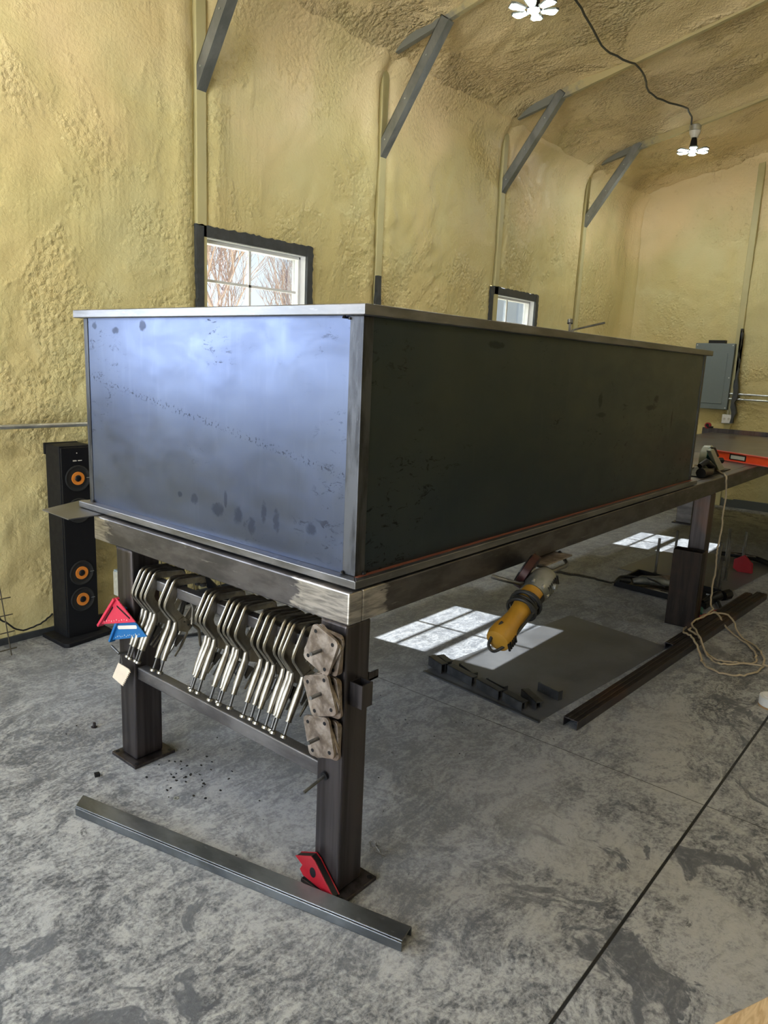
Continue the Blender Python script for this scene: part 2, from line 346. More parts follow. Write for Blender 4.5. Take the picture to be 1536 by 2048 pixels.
# numpy value noise, for the lumps of the sprayed foam
def lattice(seed, n=64): return np.random.RandomState(seed).rand(n, n)
def vnoise(u, v, seed):
    L = lattice(seed); n = L.shape[0]; i = np.floor(u).astype(int); j = np.floor(v).astype(int); a = u-i; b = v-j
    a = a*a*(3-2*a); b = b*b*(3-2*b); i0, j0, i1, j1 = i % n, j % n, (i+1) % n, (j+1) % n
    return (L[i0, j0]*(1-a)+L[i1, j0]*a)*(1-b)+(L[i0, j1]*(1-a)+L[i1, j1]*a)*b
def fbm(u, v, seed, oc=4):
    t = 0; a = 1; s_ = 0
    for k in range(oc): t = t + a*vnoise(u*2**k, v*2**k, seed+k); s_ += a; a *= .5
    return t/s_ - .5
def sheet(name, U, V, fn, mat, skip=None, lab=None):
    """grid surface: fn(u, v arrays) -> x, y, z"""
    nu, nv = len(U), len(V); uu, vv = np.meshgrid(U, V, indexing='ij'); x, y, z = fn(uu, vv)
    vs = np.stack([x.ravel(), y.ravel(), z.ravel()], 1).tolist(); fs = []
    for i in range(nu-1):
        for j in range(nv-1):
            if skip and skip((U[i]+U[i+1])/2, (V[j]+V[j+1])/2): continue
            fs.append((i*nv+j, (i+1)*nv+j, (i+1)*nv+j+1, i*nv+j+1))
    me = bpy.data.meshes.new(name); me.from_pydata(vs, [], fs); me.materials.append(mat)
    for p in me.polygons: p.use_smooth = True
    o = bpy.data.objects.new(name, me); COL.objects.link(o); struct(o); return o
def lumps(u, v, seed, amp=1.0):
    m = np.clip(fbm(u*.9, v*.9, seed+20, 3)*5+.5, 0, 1)
    return amp*(.038*fbm(u*1.6, v*1.6, seed) + .018*fbm(u*5, v*5, seed+5, 3)*(.4+m) + .014*fbm(u*15, v*15, seed+9, 3)*(m+.2))

# ------------------------------------------------------------------ the building
XB, XF, YL, YR, YRG = -4.0, 8.0, 2.55, -5.2, -1.35       # back, far, window wall, opposite wall, ridge
def zc(y): return 3.70 + .235*(YL-y) if y > YRG else 3.70 + .235*(YL-YRG) - .235*(YRG-y)
COLS = [-.2, 1.426, 3.045, 4.755, 6.50]                       # columns along the window wall
WIN = [(1.437, 2.288, 1.31, 2.20), (4.70, 5.52, 1.31, 2.19), (-2.75, -.72, 1.31, 2.20)]  # last window is added out of view, widened to light the box end
def cove(s_, r=.30):
    s_ = np.clip(s_, .29*r, None); return np.where(s_ < r, r-np.sqrt(np.clip(r*r-(r-s_)**2, 0, None)), 0)

def gridvals(a, b, step, cuts=()):
    pts = sorted(set([a, b] + [c for c in cuts if a < c < b])); out = [a]
    for p, q in zip(pts[:-1], pts[1:]):
        n = max(1, int(round((q-p)/step))); out += [p+(q-p)*k/n for k in range(1, n+1)]
    return np.array(out)
xc = [w_[0]-.045 for w_ in WIN]+[w_[1]+.045 for w_ in WIN]
def wl(u, v):
    d = lumps(u, v, 3)
    for c in COLS:
        dc = np.abs(u-c); d = d + .016*np.exp(-((dc-.12)/.07)**2) - .03*np.exp(-(dc/.045)**2)   # foam heaped along both sides of each column
    base = np.clip((.25-v)/.25, 0, 1); d = d + .02*base
    for hz in (1.12,): d = d + .015*np.exp(-((v-hz-.1)/.08)**2)
    for a, b, c, e in WIN:                                             # trowelled flat around the windows
        dx = np.maximum(np.maximum(a-u, u-b), 0); dz = np.maximum(np.maximum(c-v, v-e), 0); k = np.clip(1-np.hypot(dx, dz)/.12, 0, 1); d = d*(1-k)
    zt = 3.72
    return u, YL - d*1.0 - cove(zt-v) - cove(XF-u, .3)*1.0, v
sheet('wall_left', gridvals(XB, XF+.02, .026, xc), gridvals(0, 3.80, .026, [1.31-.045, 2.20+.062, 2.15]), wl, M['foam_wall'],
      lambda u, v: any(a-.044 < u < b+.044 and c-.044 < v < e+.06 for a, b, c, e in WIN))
def wf(u, v):   # far gable wall, u = y
    d = lumps(u, v, 41, 1.1)
    for c in (1.19, -1.3, -3.7): dc = np.abs(u-c); d = d + .02*np.exp(-((dc-.13)/.08)**2) + .01*np.exp(-(dc/.04)**2)
    d = d + .03*np.exp(-((v-.10)/.06)**2)*0
    zt = np.vectorize(zc)(u)
    return XF - d - cove(zt-v, .3) - cove(YL-u, .3), u, v
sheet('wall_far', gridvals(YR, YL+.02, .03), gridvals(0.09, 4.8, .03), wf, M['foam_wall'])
struct(MB().box(XF-.02, XF+.05, YR, YL, 0, .10).build('baseboard_far', simple('sill_grey', (.10, .11, .11), .6)))
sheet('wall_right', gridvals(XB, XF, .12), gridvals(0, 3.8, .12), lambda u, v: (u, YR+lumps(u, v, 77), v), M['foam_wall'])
ADDED_DOOR = (-1.35, 1.85, .2, 2.9)  # added opening behind the camera, out of view
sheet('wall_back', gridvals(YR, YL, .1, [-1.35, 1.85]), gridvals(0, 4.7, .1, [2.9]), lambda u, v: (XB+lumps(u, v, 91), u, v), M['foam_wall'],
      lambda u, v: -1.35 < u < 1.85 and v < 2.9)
def ce(u, v):
    z = np.vectorize(zc)(v); d = lumps(u, v, 55, 1.7) - .012
    for c in COLS: dc = np.abs(u-c); d = d + .05*np.exp(-(dc/.10)**2)*np.clip((YL-.9-v)*1.2, .15, 1)
    return u, v, z - d - cove(YL-v) - cove(XF-u, .3)
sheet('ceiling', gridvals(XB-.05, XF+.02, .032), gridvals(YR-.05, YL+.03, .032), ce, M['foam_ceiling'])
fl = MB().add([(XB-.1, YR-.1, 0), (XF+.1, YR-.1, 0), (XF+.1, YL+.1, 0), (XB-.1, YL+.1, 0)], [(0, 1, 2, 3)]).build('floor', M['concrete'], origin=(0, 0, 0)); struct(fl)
# black strip laid in as the shadow gap under the window-wall foam
struct(MB().box(XB, XF, YL-.03, YL+.1, 0, .035).build('shadow_gap_left', M['tar']))
# the columns, where they show between the foam
zb = [2.97, 2.975, 2.985, 3.07, 3.055]
n_ = 1
for c in COLS:
    struct(MB().box(c-.036, c+.036, YL-.018, YL+.12, 0, 3.72).build('trim_%d' % n_, M['column'], bevel=.006)); n_ += 1
struct(MB().box(XF-.045, XF+.1, 1.155, 1.225, 0, 4.1).build('trim_%d' % n_, M['column'], bevel=.006)); n_ += 1
# rafters: open bottom flange near the wall, running up to the ridge
for c in COLS:
    m = MB(); y0, y1 = YL-.06, YRG
    def zz(y): return zc(y)
    m.hexa([(c-.022, y0, zz(y0)-.050), (c+.022, y0, zz(y0)-.050), (c+.022, y1, zz(y1)-.040), (c-.022, y1, zz(y1)-.040),
            (c-.022, y0, zz(y0)+.05), (c+.022, y0, zz(y0)+.05), (c+.022, y1, zz(y1)+.05), (c-.022, y1, zz(y1)+.05)])
    struct(m.build('trim_%d' % n_, M['rafter'], bevel=.004)); n_ += 1
# knee braces, column to rafter
for k, (c, z0) in enumerate(zip(COLS, zb)):
    zt = [3.80, 3.80, 3.80, 3.835, 3.85][k]; p0 = Vector((c, YL-.005, z0)); p1 = Vector((c, 1.985, zt-.02)); d = (p1-p0).normalized(); nrm = Vector((0, -d.z, d.y)); hw = .032; th = .07
    g = thing('knee_brace', p0, ['steel knee brace just left of the first window, out of frame', 'steel knee brace above the first window, its top cut off by the frame',
        'steel knee brace second from the left, reaching the roof left of the near lamp', 'steel knee brace third from the left, above and right of the far window', 'rightmost and smallest steel knee brace, nearest the far corner'][k], 'brace', 'knee braces between wall and rafters')
    e = Vector((1, 0, 0)); a, b = p0 - d*.02, p1
    m = MB(); m.hexa([a-e*hw, a+e*hw, a+e*hw+nrm*.006, a-e*hw+nrm*.006, b-e*hw, b+e*hw, b+e*hw+nrm*.006, b-e*hw+nrm*.006])
    # channel: web facing the room, two flanges back to the wall side
    a2, b2 = a - nrm*0, b - nrm*0
    m = MB()
    for (x0, x1, n0, n1) in ((-hw, hw, 0, .004), (-hw, -hw+.004, -th, .0), (hw-.004, hw, -th, .0), (-hw, -hw+.02, -th, -th+.004), (hw-.02, hw, -th, -th+.004)):
        m.hexa([a+e*x0+nrm*n0, a+e*x1+nrm*n0, a+e*x1+nrm*n1, a+e*x0+nrm*n1, b+e*x0+nrm*n0, b+e*x1+nrm*n0, b+e*x1+nrm*n1, b+e*x0+nrm*n1])
    for q_, sgn in ((b, -1), (a, 1)):
        m.hexa([q_-e*hw-nrm*th, q_+e*hw-nrm*th, q_+e*hw, q_-e*hw, q_-e*hw-nrm*th+d*.004*sgn, q_+e*hw-nrm*th+d*.004*sgn, q_+e*hw+d*.004*sgn, q_-e*hw+d*.004*sgn])
    m.build('channel', M['brace'], g)
    for q in range(3):
        pc = a + (b-a)*(.15+.3*q) + e*(-hw-.001) - nrm*.03; MB().cyl(pc, pc-e*.004, .006, seg=8).build('screw', M['galv'], g)

# windows: vinyl unit with divided lights, black mastic around the opening
def window(k, a, b, c, e, door=False):
    nm = 'window_%d' % k; yo = YL+.075
    m = MB(); t = .020
    m.box(a, b, yo-.03, yo+.03, c, c+t).box(a, b, yo-.03, yo+.03, e-t, e).box(a, a+t, yo-.03, yo+.03, c, e).box(b-t, b, yo-.03, yo+.03, c, e)
    f = m.build(nm, M['white'], bevel=.004); struct(f)
    mid = (c+e)/2; s_ = MB().box(a+t, b-t, yo-.02, yo+.012, mid-.018, mid+.018).build('meeting_rail', M['white'], f)
    gm = MB(); cx = (a+b)/2; gm.box(cx-.009, cx+.009, yo-.006, yo+.006, c+t, e-t)
    for zz_ in ((c+mid)/2+.01, (mid+e)/2-.012): gm.box(a+t, b-t, yo-.006, yo+.006, zz_-.008, zz_+.008)
    gm.build('muntins', M['white'], f)
    MB().box(a+t, b-t, yo+.008, yo+.012, c+t, e-t).build('pane', M['glass'], f)
    # jamb liner between foam and unit
    j = MB(); j.box(a-.004, a, YL-.0, yo+.03, c, e).box(b, b+.004, YL, yo+.03, c, e).box(a-.004, b+.004, YL, yo+.03, e, e+.004).box(a-.004, b+.004, YL-.02, yo+.03, c-.004, c)
    j.build('jamb', M['white'], f)
    # ragged mastic tape border
    def ragged(u0, u1, v0, v1, horiz):
        n = 44; P = []; 
        L = (u1-u0) if horiz else (v1-v0)
        for i in range(n+1):
            q = i/n; wv = random.uniform(-.006, .006)
            P.append((u0+(u1-u0)*q, v1+wv) if horiz else (u1+wv, v0+(v1-v0)*q))
        Q = [(u0+(u1-u0)*i/n, v0) for i in range(n, -1, -1)] if horiz else [(u0, v0+(v1-v0)*i/n) for i in range(n, -1, -1)]
        return P+Q
    fn = lambda p, q, d: Vector((p, d, q))
    r = MB(); r.prism(ragged(a-.055, b+.055, e+.002, e+.070, True), fn, YL-.018, YL+.06)
    r.prism(ragged(b+.002, b+.055, c-.05, e+.06, False), fn, YL-.022, YL+.06); r.prism(ragged(a-.002, a-.052, c-.05, e+.06, False), fn, YL-.022, YL+.06)
    r.prism(ragged(a-.055, b+.055, c-.002, c-.05, True), fn, YL-.02, YL+.06)
    r.build('mastic_border', M['tar'], f)
for k, (a, b, c, e) in enumerate(WIN): window(k+1, a, b, c, e)
tag(MB().box(WIN[2][0]+.005, WIN[2][1]-.005, YL+.012, YL+.016, WIN[2][2]+.01, WIN[2][3]-.01).build('window_blind', M['white']), 'added white blind shutting the sun out of the unseen left-wall window', 'blind')  # unseen, added only to block the sun at the third window
# narrow strip of mastic beside the third column and the panel column
def strip(name, pts, fn, d0, d1, label): return tag(MB().prism(pts, fn, d0, d1).build(name, M['tar']), label, 'tape')
pp = [(3.0+random.uniform(-.006, .006), 1.3+.86*i/14) for i in range(15)] + [(3.05+random.uniform(-.006, .006), 1.3+.86*i/14) for i in range(14, -1, -1)]
strip('mastic_strip', pp, lambda p, q, d: Vector((p, d, q)), YL-.045, YL-.018, 'narrow black mastic strip on the wall post right of the first window')
pp = [(1.155+random.uniform(-.02, .012), 1.0+1.08*i/18) for i in range(19)] + [(1.10+.06*i/18+random.uniform(-.02, .02), 1.0+1.08*i/18) for i in range(18, -1, -1)]
strip('mastic_strip', pp, lambda p, q, d: Vector((d, p, q)), XF-.11, XF-.05, 'ragged black mastic strip beside the grey electrical panel')
# added overhead-door opening in the back wall, unseen, for the fill light
m = MB(); m.box(XB-.1, XB, -1.35, -1.25, 0, 2.9).box(XB-.1, XB, 1.75, 1.85, 0, 2.9).box(XB-.1, XB, -1.35, 1.85, 2.8, 2.9); struct(m.build('added_door_1', M['white'], bevel=.004))

# ------------------------------------------------------------------ outside
g = MB().add([(-40, -40, -.12), (60, -40, -.12), (60, 60, -.12), (-40, 60, -.12)], [(0, 1, 2, 3)]).build('lawn', M['snow'], origin=(0, 0, -.12)); g['kind'] = 'structure'
def tree(x, y, h, seed, label):
    rr = random.Random(seed); t = thing('bare_tree', (x, y, -.12), label, 'tree', 'bare trees outside the windows'); m = MB(); tw = MB()
    def grow(p, d, L, r, lv):
        n = 4; P = [p]; q = p; dd = d
        for i in range(n):
            dd = (dd + Vector((rr.uniform(-.16, .16), rr.uniform(-.16, .16), rr.uniform(-.02, .14)))).normalized(); q = q + dd*L/n; P.append(q)
        (m if lv < 2 else tw).tube(P, [r*(1-.45*i/n) for i in range(n+1)], 6 if lv < 2 else 3)
        if lv >= 4: return
        for i in range([9, 7, 6, 5][lv]):
            j = rr.randint(1, n); ax = Vector((rr.uniform(-1, 1), rr.uniform(-1, 1), rr.uniform(.1, .9))).normalized()
            grow(P[j], (dd*.75+ax*.75).normalized(), L*rr.uniform(.5, .75), r*.5, lv+1)
    grow(Vector((x, y, -.12)), Vector((0, 0, 1)), h*.42, .06, 0)
    m.build('trunk', M['bark'], t); tw.build('twigs', M['bark'], t)
tree(6.6, 8.6, 7.0, 3, 'pinkish bare tree filling the left side of the first window')
tree(9.6, 10.4, 7.0, 8, 'pinkish bare tree seen in the right side of the first window')
tree(17.5, 12.5, 6.0, 12, 'faint bare tree seen through the small far window')

# ------------------------------------------------------------------ roof lamps
def lamp(x, y, z, tilt, label, out=False):
    t = thing('shop_light', (x, y, z-.28), label, 'light', 'clustered LED shop lights under the roof'); c = Vector((x, y, z))
    b = MB(); b.lathe(c, (0, 0, -1), [(0, .052), (.004, .056), (.05, .056), (.054, .05)], 20); b.build('junction_box', M['galv'], t, smooth=True)
    b = MB(); b.lathe(c+Vector((0, 0, -.054)), (0, 0, -1), [(0, .055), (.02, .052), (.05, .036), (.062, .034)], 20); b.build('lamp_holder', M['ceramic'], t, smooth=True)
    b = MB(); b.lathe(c+Vector((0, 0, -.116)), (0, 0, -1), [(0, .022), (.03, .03), (.075, .036), (.12, .036), (.124, .03)], 20); b.build('driver', M['black'], t, smooth=True)
    hub = c + Vector((0, 0, -.235))
    b = MB(); b.lathe(hub, (0, 0, -1), [(0, .036), (.01, .036)], 20); b.build('led_hub', M['led'], t)
    for k in range(6):
        th = k*math.pi/3+.35; d = Vector((math.cos(th), math.sin(th), tilt)); d.normalize(); s_ = Vector((-math.sin(th), math.cos(th), 0)); nn = d.cross(s_).normalized()
        if nn.z > 0: nn = -nn
        def fnp(p, q, dd): return hub + d*p + s_*q + nn*dd
        P = [(.055, -.022), (.13, -.042), (.155, -.030), (.155, .030), (.13, .042), (.055, .022)]
        pan = MB().prism(P, fnp, 0, .012).build('panel_back', M['lamp_body'], t)
        P2 = [(.064, -.014), (.13, -.029), (.146, -.022), (.146, .022), (.13, .029), (.064, .014)]
        MB().prism(P2, fnp, .0125, .016).build('led_panel', M['led'], pan)
        MB().tube([hub+d*.03, hub+d*.06], .006, 6).build('hinge', M['black'], pan)
lamp(3.045, 1.36, 3.93, .1, 'bright LED shop light at the top edge of the photo')
lamp(6.50, 1.47, 3.93, .06, 'bright LED shop light further away, hanging from the last rafter')
lamp(-.2, 1.36, 3.93, .1, 'added unseen LED shop light above the near end of the table')  # this lamp and the next two are added out of view for brightness
lamp(1.426, -3.6, 3.99, .1, 'added unseen LED shop light over the open side of the shop')
lamp(4.755, -3.6, 3.99, .1, 'added unseen LED shop light over the open far side of the shop')
def wav(P, n=8, amp=.01, seed=1):
    rr = random.Random(seed); out = []
    P = [Vector(p) for p in P]
    for i in range(len(P)-1):
        p0 = P[max(i-1, 0)]; p1 = P[i]; p2 = P[i+1]; p3 = P[min(i+2, len(P)-1)]
        for k in range(n):
            t = k/n; out.append(.5*((2*p1)+(p2-p0)*t+(2*p0-5*p1+4*p2-p3)*t*t+(3*p1-p0-3*p2+p3)*t**3) + Vector([rr.uniform(-amp, amp) for _ in range(3)]))
    out.append(P[-1]); return out
tag(MB().tube(wav([(3.045, 1.36, 3.92), (3.6, 1.33, 3.90), (4.3, 1.45, 3.89), (4.755, 1.36, 3.89), (5.4, 1.50, 3.90), (6.0, 1.40, 3.93), (6.46, 1.50, 3.93)], 6, .008), .008, 6).build('lamp_cable', M['wire'], smooth=True),
    'dark cable looping along the ceiling between the two shop lights', 'cable')

# ------------------------------------------------------------------ welding table
T = .914; TW = 1.2876; TL = 4.88; RB = T-.0912
tb = thing('welding_table', (0, 0, 0), 'long dark steel welding table carrying the big steel box', 'table')
MB().box(.0, .055, .0, TW, RB, T).build('end_rail', M['rail'], tb, .005)
MB().box(.0552, TL, 0, .055, RB, T).build('side_rail', M['rail'], tb, .005)
MB().box(.055, TL, TW-.055, TW, RB, T).build('side_rail', M['leg'], tb, .005)
MB().box(TL-.055, TL, .055, TW-.055, RB, T).build('end_rail', M['leg'], tb, .005)
MB().box(.055, TL-.05, .055, TW-.055, T-.012, T-.001).build('table_top', M['top'], tb)
for xx in (1.6, 3.2): MB().box(xx, xx+.05, .055, TW-.055, RB+.02, T-.012).build('cross_member', M['leg'], tb)
def leg(x0, x1, y0, y1, par, pl=.035):
    l = MB().box(x0, x1, y0, y1, .012, RB).build('leg', M['leg'], par, .008, seg=3)
    p = MB().box(x0-.028, x1+.03, y0-pl, y1+pl-.01, 0, .012).build('base_plate', M['leg'], l, .002)
    for (hx, hy) in ((x0-.012, y0-pl+.014), (x1+.014, y0-pl+.014), (x0-.012, y1+pl-.024), (x1+.014, y1+pl-.024)):
        MB().cyl((hx, hy, .0115), (hx, hy, .0128), .008, seg=12).build('bolt_hole', M['black'], l)
    return l
leg(0, .1, .004, .104, tb); leg(0, .115, 1.04, 1.14, tb); leg(3.24, 3.34, 0.002, .102, tb, .03)
MB().box(.0305, .0655, .104, 1.04, .697, .7335).build('clamp_rail', M['bar'], tb, .003)
MB().box(.012, .052, .104, 1.04, .335, .382).build('lower_rail', M['bar'], tb, .004)
for (yy, zz_) in ((.05, .755), (.047, .632), (.051, .500)):
    MB().cyl((0.001, yy, zz_), (-.088, yy, zz_+.001), .0055, seg=10).build('hanging_pin', M['rod'], tb)
s_ = MB().cyl((.001, .067, .361), (-.085, .067, .345), .0045, seg=8).build('hanging_pin', M['rod'], tb)
MB().cyl((-.001, .067, .361), (-.007, .067, .36), .013, seg=12).build('washer', M['black'], tb)
MB().tube([(.001, 1.085, .432), (-.03, 1.09, .434), (-.035, 1.13, .452)], .005, 8).build('hanging_pin', M['rod'], tb)
# receiver socket and stub on the near leg
m = MB(); o4 = [(.018, -.042), (.062, -.042), (.062, .003), (.018, .003)]; i4 = [(.022, -.038), (.058, -.038), (.058, -.001), (.022, -.001)]
m.ring(o4, i4, lambda a, b, d: Vector((a, b, d)), .592, .660); m.build('socket_tube', M['leg'], tb)
MB().box(.098, .150, .012, .04, .628, .634).box(.098, .150, .012, .016, .628, .652).box(.1, .104, .005, .05, .60, .66).build('side_bracket', M['leg'], tb)
# U-shaped hanger under the side rail
MB().tube([(.73, .004, .815), (.75, -.03, .806), (.82, -.055, .783), (.85, -.058, .781), (1.17, -.058, .781), (1.20, -.05, .785), (1.24, .004, .812)], .0075, 10).build('tool_hanger', M['rod'], tb, smooth=True)
MB().box(1.02, 1.24, -.05, .03, .806, .812).build('hanger_plate', M['plate'], tb)

# second table, standing end to end with it near the far wall
t2 = thing('second_table', (6, 0, 0), 'second steel table near the far wall behind the orange level', 'table')
MB().box(4.89, 7.38, -1.3, 1.19, T-.012, T-.002).build('table_top', M['top'], t2)
MB().box(4.89, 7.38, 1.14, 1.19, RB, T-.012).box(4.89, 7.38, -1.3, -1.25, RB, T-.012).box(4.90, 4.95, -1.25, 1.14, RB, T-.012).box(7.33, 7.38, -1.25, 1.14, RB, T-.012).build('apron', M['leg'], t2)
MB().box(7.38, 7.43, -1.3, 1.30, RB, .957).build('back_rail', M['leg'], t2, .003)
for (x0, y0) in ((6.43, 1.02), (6.43, -1.2), (5.2, -1.2)):
    l = MB().box(x0, x0+.12, y0, y0+.155, .012, RB).build('leg', M['bar'], t2, .006)
    MB().box(x0-.03, x0+.15, y0-.03, y0+.185, 0, .012).build('base_plate', M['leg'], l)

# scrap sheet tucked under the corner of the box
tag(MB().prism([(-.112, 1.258), (-.104, 1.47), (.10, 1.56), (.26, 1.44), (.05, 1.268), (.0, 1.262)], lambda a, b, d: Vector((a, b, d)), .9145, .918).build('scrap_sheet', M['side_trim']),
    'thin steel offcut sticking out from under the box at the left table corner', 'metal sheet')

# ------------------------------------------------------------------ the steel box
bx0, bx1, by0, by1 = .05, 2.885, .028, 1.400; z0, z1 = .944, 1.627
bxo = thing('steel_box', (1.45, .7, .92), 'large rectangular sheet steel box standing on the welding table', 'box')
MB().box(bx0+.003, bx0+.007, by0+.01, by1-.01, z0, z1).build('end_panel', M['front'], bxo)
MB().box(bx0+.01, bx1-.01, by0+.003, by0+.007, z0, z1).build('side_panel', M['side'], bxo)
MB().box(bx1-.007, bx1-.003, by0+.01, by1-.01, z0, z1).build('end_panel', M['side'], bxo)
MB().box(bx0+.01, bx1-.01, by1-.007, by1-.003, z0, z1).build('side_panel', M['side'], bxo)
MB().box(bx0+.01, bx1-.01, by0+.01, by1-.01, .922, .927).build('bottom', M['side'], bxo)
def Lang(x, y, sx, sy, wx, wy, th=.005):
    m = MB(); m.prism([(0, 0), (wx, 0), (wx, th), (th, th), (th, wy), (0, wy)], lambda a, b, d: Vector((x+sx*a, y+sy*b, d)), z0, z1); return m.build('corner_angle', M['angle'], bxo, .0015)
Lang(bx0, by0, 1, 1, .040, .046); Lang(bx0, by1, 1, -1, .035, .026); Lang(bx1, by0, -1, 1, .030, .04); Lang(bx1, by1, -1, -1, .035, .035)
def frame4(x0, x1, y0, y1, wd, zz0, zz1, name, mats, bev):
    q = [((x0, y0), (x0, y1), (x0+wd, y1-wd), (x0+wd, y0+wd)), ((x0, y0), (x0+wd, y0+wd), (x1-wd, y0+wd), (x1, y0)), ((x1, y0), (x1-wd, y0+wd), (x1-wd, y1-wd), (x1, y1)), ((x0, y1), (x1, y1), (x1-wd, y1-wd), (x0+wd, y1-wd))]
    for k, p in enumerate(q): MB().prism(p, lambda a, b, d: Vector((a, b, d)), zz0, zz1).build(name, mats[k % len(mats)], bxo, bev)
ro = .026
frame4(bx0-ro, bx1+ro, by0-ro, by1+ro, .05, z1, 1.655, 'rim_tube', [M['trim']], .0025)
frame4(bx0-.030, bx1+.020, by0-.030, by1+.030, .05, .920, .9435, 'base_trim', [M['trim']], .0025)
for (px, py, ax) in ((.046, .070, 0), (.085, .026, 1), (.046, 1.37, 0), (.046, .09, 0)):
    top_ = z1 - .004 if (px, py) == (.046, .09) else .949
    MB().lathe((px, py, top_-.003), (0, 0, 1), [(0, .007), (.004, .006), (.007, .003)], 10).build('tack_weld', M['black'], bxo, smooth=True)
MB().cyl((.0485, .028+.046, z1-.004), (.0485, .028+.046, z1-.010), .004, seg=8).build('tack_weld', M['black'], bxo)
M['rust'] = simple('rust_line', (.20, .06, .035), .7, var=.5, nscale=20)
MB().box(bx0, bx1, by0-.012, by0+.003, .9436, .9442).build('rust_stain', M['rust'], bxo)
# two rods standing inside, tips showing over the rim
tag(MB().tube([(2.45, .60, .93), (2.68, .75, 1.80)], .008, 8).cyl((2.677, .748, 1.785), (2.683, .752, 1.807), .016).build('threaded_rod', M['rod']), 'rod with a flat head poking above the far rim of the box', 'rod')
tag(MB().tube([(2.30, .86, .93), (2.767, .77, 1.754), (3.021, .69, 1.812)], .007, 8).build('bent_rod', M['rod']), 'thin bent rod leaning out over the far rim of the box', 'rod')

# ------------------------------------------------------------------ locking clamps on the rail
RC = Vector((.048, 0, .7152))
def clamp_proto():
    t = thing('locking_clamp', (RC.x, 0, RC.z), '', 'clamp')
    F = lambda a, b, d: Vector((RC.x+a, d, RC.z+b))
    out = [(.098, .014), (.094, .030), (.080, .040), (-.006, .0475), (-.018, .045), (-.027, .036), (-.060, -.026), (-.0625, -.037), (-.060, -.047), (-.026, -.095), (-.020, -.118)]
    inn = [(.012, -.125), (.012, -.092), (-.024, -.050), (-.028, -.036), (-.025, -.022), (-.014, .006), (-.004, .023), (.006, .024), (.074, .018), (.084, .012)]
    MB().prism(out+inn, F, -.004, .004).build('jaw_frame', M['nickel'], t, .0015)
    j = MB().tube([F(a, b, 0) for a, b in out], .0062, 8).build('jaw_rib', M['nickel'], t, smooth=True)
    MB().lathe(F(.093, .014, 0), (.0, 0, -1), [(0, .006), (.004, .012), (.012, .012), (.014, .008)], 14).build('swivel_pad', M['darkmetal'], t, smooth=True)
    # tubular handle, adjusting screw, knurled knob
    hp = [(-.022, -.100), (-.027, -.125), (-.040, -.155), (-.058, -.190), (-.072, -.222), (-.074, -.227)]
    MB().tube([F(a, b, 0) for a, b in hp], [.007, .0095, .0118, .011, .0088, .0098], 14, flat=1.0).build('handle', M['nickel'], t, smooth=True)
    sc = MB().tube([F(-.074, -.227, 0), F(-.088, -.262, 0)], .0045, 8).build('adjusting_screw', M['darkmetal'], t)
    MB().lathe(F(-.088, -.262, 0), (-.014, 0, -.035), [(0, .006), (.002, .0105), (.009, .0105), (.011, .006)], 12).build('knob', M['nickel'], t)
    mv = [(-.018, -.098), (.004, -.088), (.030, -.108), (.060, -.070), (.070, -.040), (.084, -.038), (.082, -.075), (.052, -.122), (.020, -.150), (-.016, -.135)]
    MB().prism(mv, F, -.0065, -.002).build('moving_jaw', M['nickel'], t, .001)
    MB().lathe(F(.077, -.040, 0), (.1, 0, 1), [(0, .007), (.004, .012), (.012, .012), (.015, .008)], 14).build('swivel_pad', M['darkmetal'], t, smooth=True)
    MB().tube([F(.024, -.120, 0), (F(.020, -.155, 0)), F(-.004, -.195, 0), F(-.030, -.226, 0)], [.005, .008, .008, .005], 8, flat=.6).build('lever', M['nickel'], t, smooth=True)
    rl = MB()
    rl.prism([(-.014, -.150), (.006, -.165), (-.002, -.172), (-.026, -.192), (-.030, -.180)], F, -.003, .003); rl.build('release_trigger', M['darkmetal'], t)
    rv = MB()
    for a, b in ((.008, -.108), (.022, -.122)): rv.cyl(F(a, b, -.009), F(a, b, .009), .0035, seg=8)
    rv.build('rivets', M['darkmetal'], t)
    return t
def copy_tree(o, parent=None):
    c = o.copy(); COL.objects.link(c); c.parent = parent
    for ch in list(o.children): copy_tree(ch, c)
    return c
proto = clamp_proto()
CY = [1.013, .987, .959, .935, .846, .816, .647, .621, .600, .528, .504, .481, .447, .373, .343, .314, .273, .250, .230, .191]
ordn = ['first', 'second', 'third', 'fourth', 'fifth', 'sixth', 'seventh', 'eighth', 'ninth', 'tenth', 'eleventh', 'twelfth', 'thirteenth', 'fourteenth', 'fifteenth', 'sixteenth', 'seventeenth', 'eighteenth', 'nineteenth', 'last']
grp = [(4, 'in the leftmost bunch of four'), (6, 'in the pair after the first gap'), (9, 'in the bunch of three at mid rail'), (13, 'in the bunch of four right of the middle'), (21, 'beside the rusty plates')]
for i, y in enumerate(CY):
    o = proto if i == 0 else copy_tree(proto)
    o.location = (RC.x+random.uniform(-.002, .002), y, RC.z); o.rotation_euler = (0, math.radians(random.uniform(-1.2, 2.4)), math.radians(random.uniform(-2.5, 2.5)))
    where = next(t for n, t in grp if i < n)
    tag(o, '%s silver locking clamp from the left, %s' % (ordn[i], where), 'clamp', 'locking clamps hanging on the table rail')
# the clamp whose lever hangs open
tag(MB().tube([(.075, .79, .60), (.10, .788, .575), (.105, .785, .52), (.135, .782, .47), (.16, .78, .43)], [.006, .009, .009, .008, .005], 8, flat=.6).tube([(.0655, .79, .70), (.080, .79, .66), (.075, .79, .60)], .006, 8).build('open_lever', M['nickel'], smooth=True),
    'loose silver clamp lever swung open behind the pair of clamps', 'lever')

